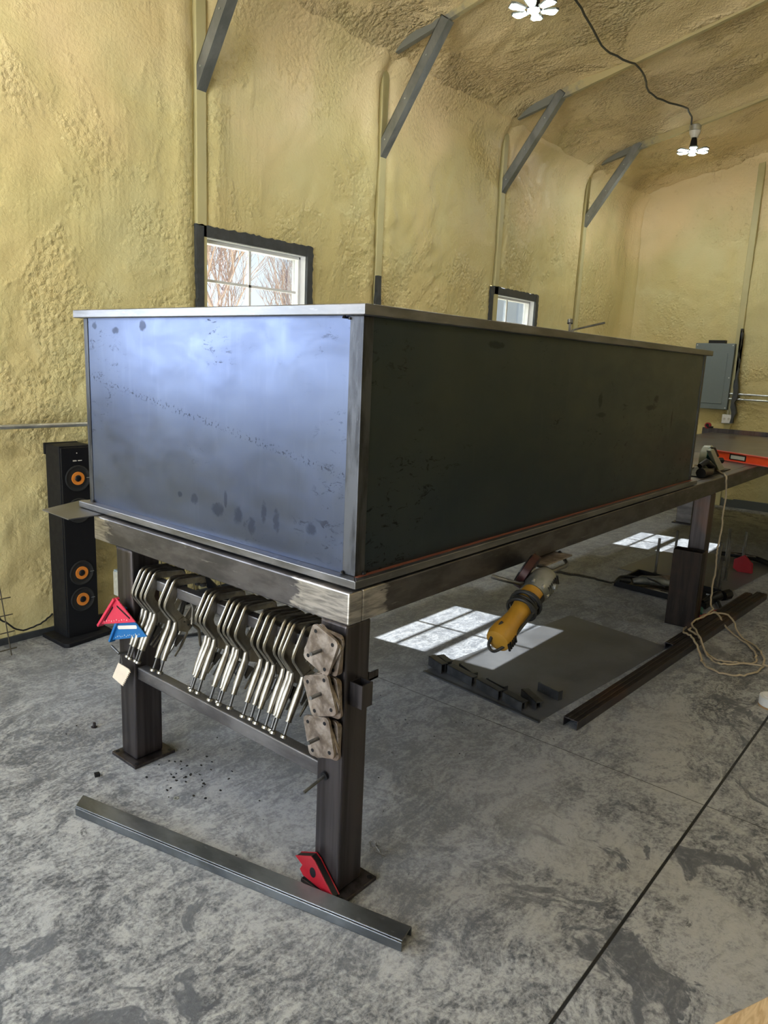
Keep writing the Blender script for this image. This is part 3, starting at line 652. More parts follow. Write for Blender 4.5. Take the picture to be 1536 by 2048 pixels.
# ------------------------------------------------------------------ hole plates hung on the pins
def plate(yc, zc_, x, rot, hw, hh, label, grp_):
    c, s_ = math.cos(rot), math.sin(rot)
    F = lambda a, b, d: Vector((d, yc + a*c - b*s_, zc_ + a*s_ + b*c))
    r = .014; P = []
    for (cx, cy, a0) in ((hw-r, hh-r, 0), (-hw+r, hh-r, 90), (-hw+r, -hh+r, 180), (hw-r, -hh+r, 270)):
        P += [(cx+r*math.cos(math.radians(a0+k*30)), cy+r*math.sin(math.radians(a0+k*30))) for k in range(4)]
    o = MB().prism(P, F, x-.0045, x+.0045).build('hole_plate', M['plate'], bevel=.001)
    tag(o, label, 'plate', grp_)
    for a in (-1, 1):
        for b in (-1, 1):
            p = F(a*(hw-.017), b*(hh-.017), x-.0046); MB().cyl(p, p-Vector((.0006, 0, 0)), .0055, seg=12).build('bolt_hole', M['black'], o)
ST = [((.0525, .7555), 'top', [-.25+.0, .04, -.12, .12]), ((.0515, .6255), 'middle', [.14, -.1, .22, .02]), ((.0500, .5045), 'bottom', [.04, -.16, .1, -.05])]
def quadrot(q):   # orientation from measured front corners (top-left, top-right)
    (ya, za), (yb, zb_) = q; return math.atan2(zb_-za, yb-ya) - math.pi
rots = [-(math.pi-abs(math.atan2(.786-.814, -.007-.094))), math.pi, math.pi]
base_rot = {'top': math.radians(15.5) + math.radians(8), 'middle': math.radians(-24.6)+math.radians(8), 'bottom': math.radians(-22)+math.radians(8)}
base_rot = {'top': math.radians(19), 'middle': math.radians(-21), 'bottom': math.radians(-15)}
for (yc, zc_), nm, rr in ST:
    for k in range(4):
        plate(yc + [0, .004, -.004, .002][k], zc_-.004*k, -.046+.0105*k + .0, base_rot[nm]+[0, -.22, .16, .30][k]*(1 if nm != 'top' else -1), .050, .0575,
              ['front', 'second', 'third', 'rearmost'][k] + ' rusty four-hole plate of the %s stack on the near leg' % nm, 'four-hole plates on the near leg')

# ------------------------------------------------------------------ speed squares, trowel, switch box on the left leg
def square(tri, x, mat, name, slots, label, marks_):
    F = lambda a, b, d: Vector((d, a, b)); o = MB().prism(tri, F, x-.0025, x+.0025).build('speed_square', mat, bevel=.0008)
    tag(o, label, 'square', 'speed squares on the left leg'); A, L, Rr = [Vector((a, b)) for a, b in tri]
    e = (L-A).normalized(); nn = Vector((e.y, -e.x))
    if (Rr-A).dot(nn) < 0: nn = -nn
    MB().prism([A, L, L+nn*.010, A+nn*.010], F, x-.012, x+.012).build('fence', mat, o, .001)
    for sl in slots:
        MB().prism(sl, F, x-.0032, x-.0026).build('slot', M['black'] if mat == M['redsq'] else M['mark'], o)
    m = MB()
    for k in range(marks_):
        p = L.lerp(Rr, .16+.7*k/marks_) + Vector((0, .010+.002*(k % 3))); m.box(x-.0032, x-.0027, p.x-.0012, p.x+.0012, p.y-.003, p.y+.002*(k % 2))
    m.build('scale_marks', M['mark'], o)
def slot(p, q, w_): p, q = Vector(p), Vector(q); d = (q-p).normalized(); n = Vector((-d.y, d.x))*w_; return [p+n, q+n, q+d*w_*.6, q-n, p-n, p-d*w_*.6]
square([(1.096, .646), (1.215, .513), (.971, .586)], -.032, M['redsq'], 'red', [slot((1.085, .617), (1.003, .592), .0035), slot((1.113, .606), (1.172, .539), .003)], 'red triangular speed square hanging on the left table leg', 10)
square([(1.072, .612), (1.162, .462), (.923, .542)], -.018, M['bluesq'], 'blue', [slot((1.105, .527), (.985, .561), .0065)], 'blue triangular speed square hanging below the red one on the left leg', 14)
P = [(1.084, .394), (1.012, .393)]; e0, e1 = Vector((1.012, .393)), Vector((1.066, .318))
teeth = []
for k in range(9):
    a = e0.lerp(e1, k/9); b = e0.lerp(e1, (k+.5)/9); n = Vector((-.006, -.004)); teeth += [tuple(a+n*0), tuple(b+n)]
tr_ = MB().prism([(1.086, .400)]+[(1.020, .396)]+teeth+[(1.066, .318), (1.130, .330)], lambda a, b, d: Vector((d, a, b)), -.036, -.033).build('notched_spreader', M['card'])
tag(tr_, 'small cream notched spreader dangling from a pin on the left leg', 'spreader')
MB().tube([(-.034, 1.066, .395), (-.034, 1.062, .412), (-.030, 1.075, .43), (-.034, 1.080, .41), (-.034, 1.078, .395)], .002, 6).build('wire_loop', M['rod'], tr_)
sb = thing('switch_box', (.05, 1.18, .6), 'small grey steel switch box on a black cable beside the left leg', 'switch box')
MB().box(.02, .075, 1.141, 1.195, .62, .72).build('housing', M['grey_box'], sb, .002)
MB().box(.015, .02, 1.147, 1.189, .625, .715).build('cover', M['galv'], sb)
MB().tube([(.05, 1.165, .72), (.05, 1.167, .75), (.05, 1.20, .79), (.05, 1.225, .84), (.06, 1.225, .9)], [.009, .009, .008, .012, .012], 10).build('cable', M['rubber'], sb, smooth=True)

# ------------------------------------------------------------------ angle grinder
A = Vector((.955, -.095, .800)); B = Vector((.605, -.105, .640)); ax = (B-A).normalized()
side = Vector((0, -1, 0)); side = (side-ax*side.dot(ax)).normalized(); upv = ax.cross(side).normalized()
if upv.z < 0: upv = -upv
gr = thing('angle_grinder', (.78, -.1, .64), 'yellow angle grinder with wrapped cord hanging from the hook under the table', 'grinder')
m = MB(); m.lathe(A+ax*.115, ax, [(0, .034), (.004, .041), (.03, .043), (.06, .040), (.10, .034), (.14, .033), (.18, .037), (.215, .044), (.245, .045), (.262, .041), (.268, .026)], 24, 1.0, .95); m.build('motor_housing', M['yellow'], gr, smooth=True)
m = MB(); m.lathe(A+ax*.005, ax, [(-.012, .016), (-.004, .030), (.02, .043), (.05, .050), (.09, .049), (.112, .042)], 20, 1.05, .95); m.build('gear_case', M['cast'], gr, smooth=True)
fl_ = MB()
for k in range(7): q = A+ax*(.020+.0115*k)+side*.046; fl_.box(-.0018, .0018, -.018, .018, -.004, .003, Matrix.Translation(q) @ Matrix((ax, upv, side)).transposed().to_4x4())
fl_.build('vent_ribs', M['darkmetal'], gr)
cs = MB()
for k in range(4): q = A+ax*(.108)+ (side*math.cos(.9*k-1.1)+upv*math.sin(.9*k-1.1))*.044; cs.cyl(q, q-ax*.012, .006, seg=8)
cs.build('case_screws', M['galv'], gr)
gdir = (upv*.5 - side*.87).normalized(); gc_ = A+ax*.045+gdir*.050
m = MB(); m.lathe(gc_-gdir*.02, gdir, [(0, .022), (.02, .024)], 16); m.build('spindle', M['cast'], gr, smooth=True)
m = MB(); m.lathe(gc_, gdir, [(0, .060), (.002, .068), (.026, .070), (.028, .066)], 28); m.build('disc_guard', M['guard'], gr, smooth=True)
m = MB(); m.lathe(gc_+gdir*.029, gdir, [(0, .058), (.004, .058)], 28); m.build('abrasive_disc', M['black'], gr)
m = MB(); m.lathe(A+ax*.06+side*.035, side, [(0, .010), (.02, .012), (.025, .011)], 12); m.build('handle_boss', M['cast'], gr)
cl = MB()
for k in range(7):
    c0 = A+ax*(.165+.011*(k % 5)); rr_ = .0405+.004*(k // 4)+.0012*k; tl = .25*math.sin(k*1.7)
    cl.tube([c0 + (side*math.cos(t)+upv*math.sin(t))*rr_ + ax*(tl*.05*math.cos(t+k)) for t in [2*math.pi*j/20 for j in range(20)]], .0062, 8, closed=True)
cl.tube(wav([A+ax*.18+side*.045, A+ax*.26+side*.043, A+ax*.36+side*.030-upv*.01, A+ax*.405+side*.0-upv*.02, A+ax*.40-side*.02, A+ax*.36-side*.01+upv*.03, A+ax*.33+upv*.045], 6, 0), .0052, 8)
cl.tube(wav([A+ax*.19-upv*.046+side*.02, A+ax*.13-upv*.062+side*.01, A+ax*.05-upv*.055, A-ax*.0-upv*.035, A-ax*.015+upv*.0], 6, 0), .0052, 8)
cl.build('power_cord', M['rubber'], gr, smooth=True)
m = MB()
for k in range(5): q = A+ax*(.335+.011*k)+side*.042+upv*(-.012); m.box(-.003, .003, -.014, .014, -.003, .003, Matrix.Translation(q) @ Matrix((ax, upv, side)).transposed().to_4x4())
m.build('air_slots', M['black'], gr)
MB().box(-.022, .022, -.012, .012, -.002, .002, Matrix.Translation(A+ax*.145+side*.043) @ Matrix((ax, upv, side)).transposed().to_4x4()).build('switch', M['black'], gr, .002)
tag(MB().tube(wav([(1.06, .02, .795), (1.5, .13, .655), (2.4, .35, .395), (3.3, .57, .13), (3.70, .66, .075), (3.80, .50, .07), (3.72, .36, .06)], 8, .002), .0062, 8).build('black_cable', M['rubber'], smooth=True),
    'black cable running from the grinder hook down to the tool tray', 'cable')

# ------------------------------------------------------------------ magnet at the near leg
def magnet(F, label, hole=True, s_=1.0):
    out = [(.152, .064), (.088, .094), (.070, .084), (-.006, .006), (.003, .001), (.118, .016), (.132, .030), (.122, .048)]
    t = MB().prism([(a*s_, b*s_) for a, b in out], F, 0, .004).build('welding_magnet', M['red'], bevel=.001); tag(t, label, 'magnet', 'red welding magnets')
    MB().prism([(a*s_*.98+.001, b*s_*.98+.001) for a, b in out], F, .004, .022).build('core', M['black'], t)
    MB().prism([(a*s_, b*s_) for a, b in out], F, .022, .026).build('rear_plate', M['red'], t)
    if hole: MB().prism([((.078+.012*math.cos(q))*s_, (.046+.016*math.sin(q))*s_) for q in [k*math.pi/8 for k in range(16)]], F, -.0006, .001).build('centre_hole', M['black'], t)
    return t
magnet(lambda a, b, d: Vector((-.030+d, a, b+.0125)), 'red arrow-shaped welding magnet stuck to the foot of the near leg')

# ------------------------------------------------------------------ stock and sheets on the floor
def chan(p0, p1, wd, h, name, label, mat, th=.004, cut=.0, cat='steel bar', grooves=0):
    p0, p1 = Vector((*p0, 0)), Vector((*p1, 0)); d = (p1-p0).normalized(); n = Vector((-d.y, d.x, 0))
    m = MB()
    def bar(a0, a1, zz0, zz1, c0=0, c1=0):
        q = [p0+n*a0, p1+n*a0-d*cut*a0/wd, p1+n*a1-d*cut*a1/wd, p0+n*a1]; m.hexa([v+Vector((0, 0, zz0)) for v in q]+[v+Vector((0, 0, zz1)) for v in q])
    bar(0, wd, h-th, h); bar(0, th, 0, h-th); bar(wd-th, wd, 0, h-th)
    for k in range(grooves): a = wd*(k+1)/(grooves+1); bar(a-.002, a+.002, h, h+.003)
    return tag(m.build(name, mat, bevel=.002), label, cat)
M['floorbar'] = steel('floor_bar_steel', (.14, .15, .16), (.27, .29, .31), .38, .85, (1, .5, 1), scale=6)
chan((-.031, -.256), (-.310, .906), -.058, .032, 'steel_channel', 'steel channel lying on the floor in front of the near table leg', M['floorbar'], cut=-.03)
fs_ = thing('floor_sheet', (2.1, .36, 0), 'dark steel sheet lying flat on the floor under the table', 'metal sheet')
MB().prism([(1.450, .772), (1.376, .092), (2.712, -.015), (2.802, .629)], lambda a, b, d: Vector((a, b, d)), .001, .005).build('sheet', M['floor_sheet'], fs_)
MB().prism([(1.442, .775), (1.366, .088), (1.384, .087), (1.460, .774)], lambda a, b, d: Vector((a, b, d)), 0, .0065).build('edge_strip', M['chip'], fs_)
chan((1.425, -.066), (4.17, -.205), .070, .042, 'steel_rail', 'longest steel rail on the floor, running beside the sheet', M['leg'], grooves=2, cat='steel rail')
chan((2.67, -.052), (4.10, -.125), .046, .042, 'steel_rail', 'shorter steel rail lying against the longest one under the cord', M['leg'], grooves=2, cat='steel rail')
br = [((1.520, .800), (1.478, .690), .05, 0, 'leftmost black bracket on the floor sheet'), ((1.560, .775), (1.520, .690), .05, 0, 'black bracket tucked behind the leftmost one'),
      ((1.505, .672), (1.463, .500), .045, 0, 'long black bracket, second along the sheet edge'), ((1.60, .665), (1.545, .545), .028, 1, 'thin black bracket lying behind the second one'),
      ((1.468, .478), (1.424, .330), .045, 0, 'black bracket in the middle of the sheet edge'), ((1.53, .46), (1.50, .345), .035, 1, 'thin black bracket behind the middle one'),
      ((1.432, .312), (1.398, .192), .045, 0, 'black bracket nearest the front corner of the sheet'), ((1.540, .275), (1.462, .155), .036, 0, 'black bracket set askew near the front corner'),
      ((1.650, .245), (1.618, .122), .045, 1, 'lone black bracket standing apart on the sheet')]
for p0, p1, h, thin, lb in br:
    a, b = Vector((*p0, 0)), Vector((*p1, 0)); d = (b-a).normalized(); n = Vector((-d.y, d.x, 0)); m = MB(); wd = .04 if not thin else .018; z_ = .0066
    if n.x < 0: n = -n
    def pl(a0, a1, b0, b1, zz0, zz1):
        q = [a+d*b0+n*a0, a+d*b1+n*a0, a+d*b1+n*a1, a+d*b0+n*a1]; m.hexa([v+Vector((0, 0, zz0)) for v in q]+[v+Vector((0, 0, zz1)) for v in q])
    L = (b-a).length; pl(0, .005, 0, L, z_, z_+h)
    if not thin: pl(0, wd, 0, L, z_+h-.005, z_+h); pl(wd*.8, wd, 0, L*.9, z_, z_+h-.005)
    else: pl(0, .03, L-.005, L, z_, z_+h); pl(0, .012, 0, .005, z_, z_+h)
    tag(m.build('angle_bracket', M['chip'], bevel=.001), lb, 'bracket', 'small steel brackets on the floor sheet')
# rectangular tube offcut standing on end
cc = Vector((3.175, .066, 0)); rz = Matrix.Translation(cc) @ Matrix.Rotation(math.radians(4), 4, 'Z')
m = MB(); ou = [(-.046, -.085), (.046, -.085), (.046, .085), (-.046, .085)]; iu = [(-.041, -.080), (.041, -.080), (.041, .080), (-.041, .080)]
m.ring(ou, iu, lambda a, b, d: rz @ Vector((a, b, d)), 0.001, .480); tag(m.build('tube_offcut', M['tubeoff'], bevel=.003), 'short rectangular steel tube standing upright in front of the right leg', 'steel tube')

# tool tray
ty = thing('tool_tray', (3.85, .4, 0), 'shallow black tray of tools on the floor behind the standing tube', 'tray')
P = [(3.66, .70), (3.60, .04), (4.02, .03), (4.12, .70)]
MB().prism(P, lambda a, b, d: Vector((a, b, d)), .003, .010).build('tray_floor', M['black'], ty)
m = MB(); q = [Vector((*p, 0)) for p in P]; ctr = sum(q, Vector())/4
for k in range(4):
    a, b = q[k], q[(k+1) % 4]; ia, ib = a+(ctr-a)*.05, b+(ctr-b)*.05; m.hexa([a+Vector((0, 0, .003)), b+Vector((0, 0, .003)), ib+Vector((0, 0, .003)), ia+Vector((0, 0, .003)), a+Vector((0, 0, .042)), b+Vector((0, 0, .042)), ib+Vector((0, 0, .042)), ia+Vector((0, 0, .042))])
m.build('tray_wall', M['black'], ty, .004)
def lump(path, r, mat, name, label, cat, parts=(), flat=1.0, seg=10):
    o = MB().tube(path, r, seg, flat=flat).build(name, mat, smooth=True); tag(o, label, cat)
    for nm, pth, rr_, mt in parts: MB().tube(pth, rr_, 8).build(nm, mt, o, smooth=True)
    return o
lump([(3.76, .60, .035), (3.80, .55, .05), (3.86, .45, .052), (3.88, .36, .045)], [.022, .034, .036, .02], M['cast'], 'die_grinder', 'grey tool lying across the tool tray', 'tool', [('grip', [(3.74, .62, .04), (3.66, .67, .055)], .02, M['rubber'])])
lump([(3.70, .50, .018), (3.685, .40, .03), (3.66, .28, .034), (3.66, .19, .03)], [.012, .016, .02, .012], M['nickel'], 'pliers_clamp', 'pale metal clamp along the near edge of the tool tray', 'clamp')
lump([(3.95, .55, .03), (4.0, .42, .05), (4.04, .30, .05)], [.02, .03, .02], M['plate'], 'work_glove', 'crumpled brown glove at the back of the tool tray', 'glove', flat=.5)
lump([(3.70, .09, .02), (3.78, .06, .03), (3.86, .03, .045)], [.012, .03, .034], M['black'], 'cordless_tool', 'black cordless tool at the right end of the tool tray', 'tool', [('battery', [(3.90, .02, .035), (3.98, .0, .035)], .036, M['black']), ('trim_band', [(3.80, .05, .047), (3.80, .10, .05)], .006, M['galv'])])
lump([(3.55, .055, .016), (3.40, .02, .02)], [.014, .018], M['teal'], 'screwdriver', 'dark screwdriver on the floor beside the right table leg', 'screwdriver', [('blade', [(3.40, .02, .018), (3.22, -.0, .012)], .004, M['rod'])])
cl2 = lump([(3.62, -.055, .018), (3.52, -.045, .022), (3.44, -.035, .02)], [.012, .019, .022], M['red'], 'squeeze_clamp', 'clamp with red tips on the floor by the cord', 'clamp', [('red_tip', [(3.42, -.012, .016), (3.33, .005, .014)], .016, M['red']), ('jaw', [(3.62, -.055, .018), (3.80, .02, .02)], .010, M['rubber'])])

# second sheet with upright studs
s2 = thing('stud_sheet', (4.4, .4, 0), 'steel sheet on the floor with upright threaded studs', 'metal sheet')
MB().prism([(4.14, .86), (4.13, .03), (5.22, -.055), (5.30, .80)], lambda a, b, d: Vector((a, b, d)), .001, .006).build('sheet', M['floor_sheet'], s2)
for (x, y, h) in ((4.226, .60, .285), (4.944, .69, .225), (4.45, .146, .322), (4.20, .15, .345), (4.874, .262, .33), (4.871, .137, .325), (4.17, .11, .22)):
    MB().cyl((x, y, .006), (x+.004, y-.002, h), .0105, seg=8).cyl((x, y, .006), (x, y, .016), .015, seg=6).build('stud', M['rod'], s2)
mg = MB().prism([(.185, .03), (.185, .10), (.115, .145), (.05, .085), (.042, .010), (.15, .0065)], lambda a, b, d: Vector((d, a, b)), 4.80, 4.806).build('welding_magnet', M['red'], bevel=.001)
tag(mg, 'red welding magnet standing among the upright studs', 'magnet', 'red welding magnets')
MB().prism([(.18, .035), (.18, .095), (.115, .138), (.055, .083), (.047, .012), (.148, .009)], lambda a, b, d: Vector((d, a, b)), 4.806, 4.826).build('core', M['black'], mg)
MB().prism([(.185, .03), (.185, .10), (.115, .145), (.05, .085), (.042, .010), (.15, .0065)], lambda a, b, d: Vector((d, a, b)), 4.826, 4.832).build('rear_plate', M['red'], mg)
lump([(5.24, .40, .030), (5.30, .25, .030), (5.28, .12, .030), (5.18, .00, .030), (5.05, -.12, .03), (4.95, -.25, .03)], [.02, .022, .024, .024, .022, .02], M['black'], 'black_bar_clamp', 'long black bar lying behind the upright studs', 'bar clamp', [('pale_jaw', [(5.22, .34, .05), (5.24, .12, .052)], .007, M['nickel'])], flat=.8)

# tan extension cord: hangs over the table edge, coiled on the floor
co = thing('extension_cord', (3.0, -.25, 0), 'tan extension cord hanging off the table and coiled on the floor', 'cord')
top_p = [(3.30, .26, .925), (3.60, .24, .924), (3.78, .283, .924), (3.767, .207, .922), (3.62, .08, .922), (3.46, -.006, .921), (3.455, -.014, .88), (3.492, -.016, .795), (3.463, -.02, .67), (3.488, -.018, .57), (3.454, -.018, .477), (3.451, -.02, .413), (3.47, -.02, .3), (3.45, -.02, .18), (3.44, -.03, .09), (3.467, -.041, .056)]
MB().tube(wav(top_p, 5, .003, 3), .0055, 8).build('hanging_length', M['cord'], co, smooth=True)
z_ = .0075
def onfloor(P):
    out = []
    for x, y in P:
        on1 = (-.175 - .05*(x-2.9) < y < .0)      # lying over the two rails
        out.append((x, y, .056 if on1 and 2.5 < x < 4.2 else z_))
    return out
c1 = [(3.467, -.041), (3.317, -.038), (3.146, .015), (3.035, .003), (2.88, -.05), (2.805, -.12), (2.685, -.20), (2.594, -.245), (2.53, -.344), (2.573, -.431), (2.692, -.487), (2.854, -.482), (2.969, -.449), (3.107, -.378), (3.221, -.268), (3.394, -.165), (3.384, -.064), (3.224, -.036), (3.08, -.027), (2.933, -.101), (2.80, -.19), (2.71, -.27), (2.727, -.33), (2.756, -.385), (2.80, -.46), (2.83, -.56), (2.80, -.75)]
c2 = [(3.42, -.05), (3.36, -.10), (3.25, -.20), (3.13, -.31), (2.99, -.40), (2.90, -.43), (2.82, -.44), (2.72, -.37), (2.66, -.30), (2.75, -.21), (2.86, -.14), (2.93, -.06), (2.99, -.05)]
for k, c_ in enumerate((c1, c2)): MB().tube(wav(onfloor(c_), 5, .004, 5+k), .0055, 8).build('coil', M['cord'], co, smooth=True)

# ------------------------------------------------------------------ things on the tables
lv = thing('spirit_level', (4.3, 0, T), 'bright orange spirit level standing on edge across the table', 'level')
p0, p1 = Vector((4.466, .357, 0)), Vector((4.16, -.31, 0)); d = (p1-p0).normalized(); n = Vector((-d.y, d.x, 0)); 
def lb(a0, a1, b0, b1, zz0, zz1):
    q = [p0+d*a0+n*b0, p0+d*a1+n*b0, p0+d*a1+n*b1, p0+d*a0+n*b1]; return [v+Vector((0, 0, zz0)) for v in q]+[v+Vector((0, 0, zz1)) for v in q]
Lv = (p1-p0).length; zt = T+.002
MB().hexa(lb(0, Lv, -.004, .004, zt+.006, zt+.060)).build('web', M['orange'], lv)
MB().hexa(lb(0, Lv, -.014, .014, zt, zt+.006)).hexa(lb(0, Lv, -.014, .014, zt+.060, zt+.066)).build('flange', M['pinkend'], lv)
vf = MB().hexa(lb(.15, .29, -.008, .008, zt+.012, zt+.054)).build('vial_frame', M['black'], lv, .004)
MB().hexa(lb(.165, .282, -.0095, .0095, zt+.020, zt+.046)).build('vial', M['vial'], vf)
sw = thing('circular_saw', (3.65, .15, T), 'sage green circular saw on the table behind the box', 'saw')
MB().box(3.26, 3.86, .07, .25, T+.001, T+.006).build('shoe', M['black'], sw)
fnx = lambda a, b, d: Vector((a, d, b))
MB().lathe((3.66, .15, T+.075), (0, 1, 0), [(0, .085), (.004, .09), (.045, .09), (.05, .085)], 28).build('blade_guard', M['green_saw'], sw, smooth=True)
mo = MB().lathe((3.60, .148, T+.115), (0, -1, 0), [(0, .042), (.02, .040), (.03, .030)], 20).build('motor', M['teal'], sw, smooth=True)
MB().lathe((3.60, .117, T+.115), (0, -1, 0), [(0, .018), (.002, .016)], 16).build('motor_badge', M['red'], mo)
MB().prism([(3.40, T+.155), (3.47, T+.165), (3.78, T+.01), (3.66, T+.004)], fnx, .085, .112).build('guard_arm', M['green_saw'], sw, .004)
MB().prism([(3.45, T+.172), (3.50, T+.172), (3.62, T+.105), (3.57, T+.10)], fnx, .085, .105).build('arm_edge', M['black'], sw, .003)
MB().tube([(3.34, .12, T+.06), (3.40, .10, T+.085), (3.50, .09, T+.045), (3.42, .08, T+.022), (3.24, .08, T+.03)], [.016, .02, .022, .024, .03], 10).build('grip', M['black'], sw, smooth=True)
MB().cyl((3.79, .14, T+.06), (3.82, .12, T+.06), .020, seg=12).build('clamp_knob', M['black'], sw, smooth=True)
tm = thing('tape_measure', (7.2, 1.2, .957), 'small red tape measure on the back edge of the second table', 'tape measure')
MB().lathe((7.37, 1.245, .982), (1, 0, 0), [(0, .030), (.004, .034), (.036, .034), (.04, .030)], 20).build('case', M['red'], tm, smooth=True)
MB().box(7.368, 7.412, 1.19, 1.25, .957, .975).build('base', M['black'], tm, .004)
MB().lathe((7.365, 1.245, .985), (-1, 0, 0), [(0, .018), (.003, .018)], 16).build('badge', M['black'], tm)

# ------------------------------------------------------------------ loudspeaker by the window wall
sx0, sx1, sy0, sy1, sh = .408, .585, 2.335, 2.490, 1.035
sp_ = thing('tower_speaker', ((sx0+sx1)/2, (sy0+sy1)/2, 0), 'tall black tower loudspeaker with orange cones against the left wall', 'loudspeaker')
MB().box(sx0, sx1, sy0+.012, sy1, .022, sh).build('cabinet', M['black_matte'], sp_, .003)
MB().box(sx0+.004, sx1-.004, sy0, sy0+.012, .022, sh-.008).build('front_baffle', M['black'], sp_, .003)
MB().box(sx0-.004, sx1, sy1-.0, sy1+.015, .98, sh+.004).build('rear_cap', M['black'], sp_, .003)
MB().prism([(.348, 2.50), (.352, 2.275), (.372, 2.255), (.64, 2.29), (.65, 2.50)], lambda a, b, d: Vector((a, b, d)), 0, .022).build('plinth', M['black_matte'], sp_, .004)
cx = (sx0+sx1)/2-.002
for zz_, rr_ in ((.868, .068), (.365, .066), (.220, .066), (.70, .066)):
    dr = MB().lathe((cx, sy0-.001, zz_), (0, -1, 0), [(0, rr_), (.004, rr_), (.006, rr_*.93), (.001, rr_*.78), (.001, rr_*.70)], 32).build('driver_ring', M['rubber'], sp_, smooth=True)
    if zz_ < .65 or zz_ > .75:
        MB().lathe((cx, sy0-.0015, zz_), (0, -1, 0), [(0, .034), (.005, .034), (.0055, .030), (.003, .018)], 28).build('cone', M['orange_cone'], dr, smooth=True)
        MB().lathe((cx, sy0-.005, zz_), (0, -1, 0), [(0, .017), (.004, .014), (.006, .006)], 20).build('dust_cap', M['black'], dr, smooth=True)
        MB().box(cx+.045, cx+.066, sy0-.007, sy0-.005, zz_-.0012, zz_+.0012).build('highlight_fin', M['galv'], dr)
m = MB()
for k in range(9):
    if k == 4: continue
    m.box(cx-.022+.0055*k, cx-.018+.0055*k, sy0-.0008, sy0, .956+(.0008 if k > 4 else 0), .961+(.0015 if k < 3 else 0))
m.build('badge', M['mark'], sp_)
MB().cyl((cx, sy0, .998), (cx, sy0-.001, .998), .003, seg=8).build('indicator', M['mark'], sp_)
tag(MB().tube(wav([(.41, 2.50, .115), (.33, 2.48, .085), (.22, 2.47, .08), (.14, 2.47, .15), (.05, 2.46, .20), (-.4, 2.44, .22)], 6, .002), .0045, 6).build('speaker_cable', M['rubber'], smooth=True), 'thin black cable drooping left from the tower speaker', 'cable')

# wire mesh panels leaning at the wall
def wiremesh(x0, x1, y, h, step, lean, label, r=.003):
    m = MB(); nx = int((x1-x0)/step)
    for k in range(nx+1): m.tube([(x1-k*step, y, .002), (x1-k*step-.02, y+lean, h)], r, 5)
    nz = int(h/step)
    for k in range(1, nz+1): z = k*step-.05; m.tube([(x0-.02, y+lean*z/h, z), (x1+.03, y+lean*z/h, z)], r, 5)
    return tag(m.build('wire_mesh', M['meshwire']), label, 'wire mesh')
wiremesh(-.6, .125, 2.36, .42, .085, .06, 'rusty wire mesh panel leaning by the wall at the left edge')
wiremesh(1.00, 1.95, 2.38, .42, .10, .06, 'rusty wire mesh leaning on the wall seen under the table')
st_ = thing('floor_stand', (1.25, 2.2, 0), 'black stand with splayed feet seen under the table behind the clamps', 'stand')
MB().tube([(1.05, 2.2, .10), (.98, 2.2, .5), (.97, 2.2, .95)], .022, 10).build('post', M['black'], st_, smooth=True)
for q in ((1.45, 2.30), (.85, 2.02), (1.40, 2.05)): MB().tube([(1.05, 2.2, .16), (*q, .015)], .014, 8).build('leg', M['black'], st_, smooth=True)
lump([(1.25, 2.30, .20), (1.33, 2.28, .08), (1.50, 2.26, .05)], [.02, .035, .03], M['black'], 'black_bag', 'dark bag slumped by the wall under the table', 'bag')
tag(MB().tube(wav([(.60, 2.32, .008), (.75, 2.1, .008), (.95, 1.95, .008), (1.15, 1.90, .008), (1.3, 1.98, .008)], 5, .003), .006, 6).tube(wav([(.62, 2.30, .008), (.78, 2.06, .009), (.98, 1.92, .02), (1.2, 1.86, .01), (1.4, 1.9, .008)], 5, .003), .006, 6).build('floor_cable', M['rubber'], smooth=True), 'black cables on the floor behind the left leg', 'cable')
# conduit along the window wall
m = MB().tube([(-3.2, YL-.05, 1.126), (1.2, YL-.05, 1.126)], .012, 10).build('conduit', M['galv'], smooth=True); tag(m, 'thin galvanised conduit running along the left wall', 'conduit')

# ------------------------------------------------------------------ electrical panel on the far wall
xp = XF-.07
ep = thing('electrical_panel', (xp, 1.42, 1.15), 'grey electrical breaker panel on the far yellow wall', 'electrical panel')
MB().box(xp-.03, xp+.06, 1.205, 1.645, 1.150, 1.912).build('cabinet', M['grey_box'], ep, .004)
MB().box(xp-.036, xp-.03, 1.27, 1.60, 1.215, 1.80).build('door', M['grey_box'], ep, .003)
MB().box(xp-.042, xp-.036, 1.565, 1.585, 1.46, 1.53).build('latch', M['black'], ep, .002)
MB().box(xp-.025, xp+.05, 1.32, 1.505, 1.912, 1.948).build('cable_entry', M['black'], ep)
for (a, b) in ((1.225, 1.89), (1.625, 1.89), (1.225, 1.17), (1.225, 1.52), (1.29, 1.72), (1.29, 1.30)): MB().cyl((xp-.031, a, b), (xp-.035, a, b), .007, seg=10).build('screw', M['galv'], ep)
for z_c, w1 in ((1.338, 'upper'), (1.279, 'lower')):
    tag(MB().tube([(xp+.0, 1.203, z_c), (xp, -2.8, z_c-.02)], .011, 10).build('conduit', M['galv'], smooth=True), '%s of two thin conduits running right from the electrical panel' % w1, 'conduit', 'conduits at the electrical panel')
ob_ = thing('outlet_box', (xp, 1.19, .99), 'small white double outlet box below the electrical panel', 'outlet')
MB().box(xp-.02, xp+.05, 1.135, 1.25, .990, 1.097).build('box', M['galv'], ob_, .006)
fp = MB().box(xp-.024, xp-.020, 1.140, 1.245, .995, 1.092).build('face_plate', M['white'], ob_, .004)
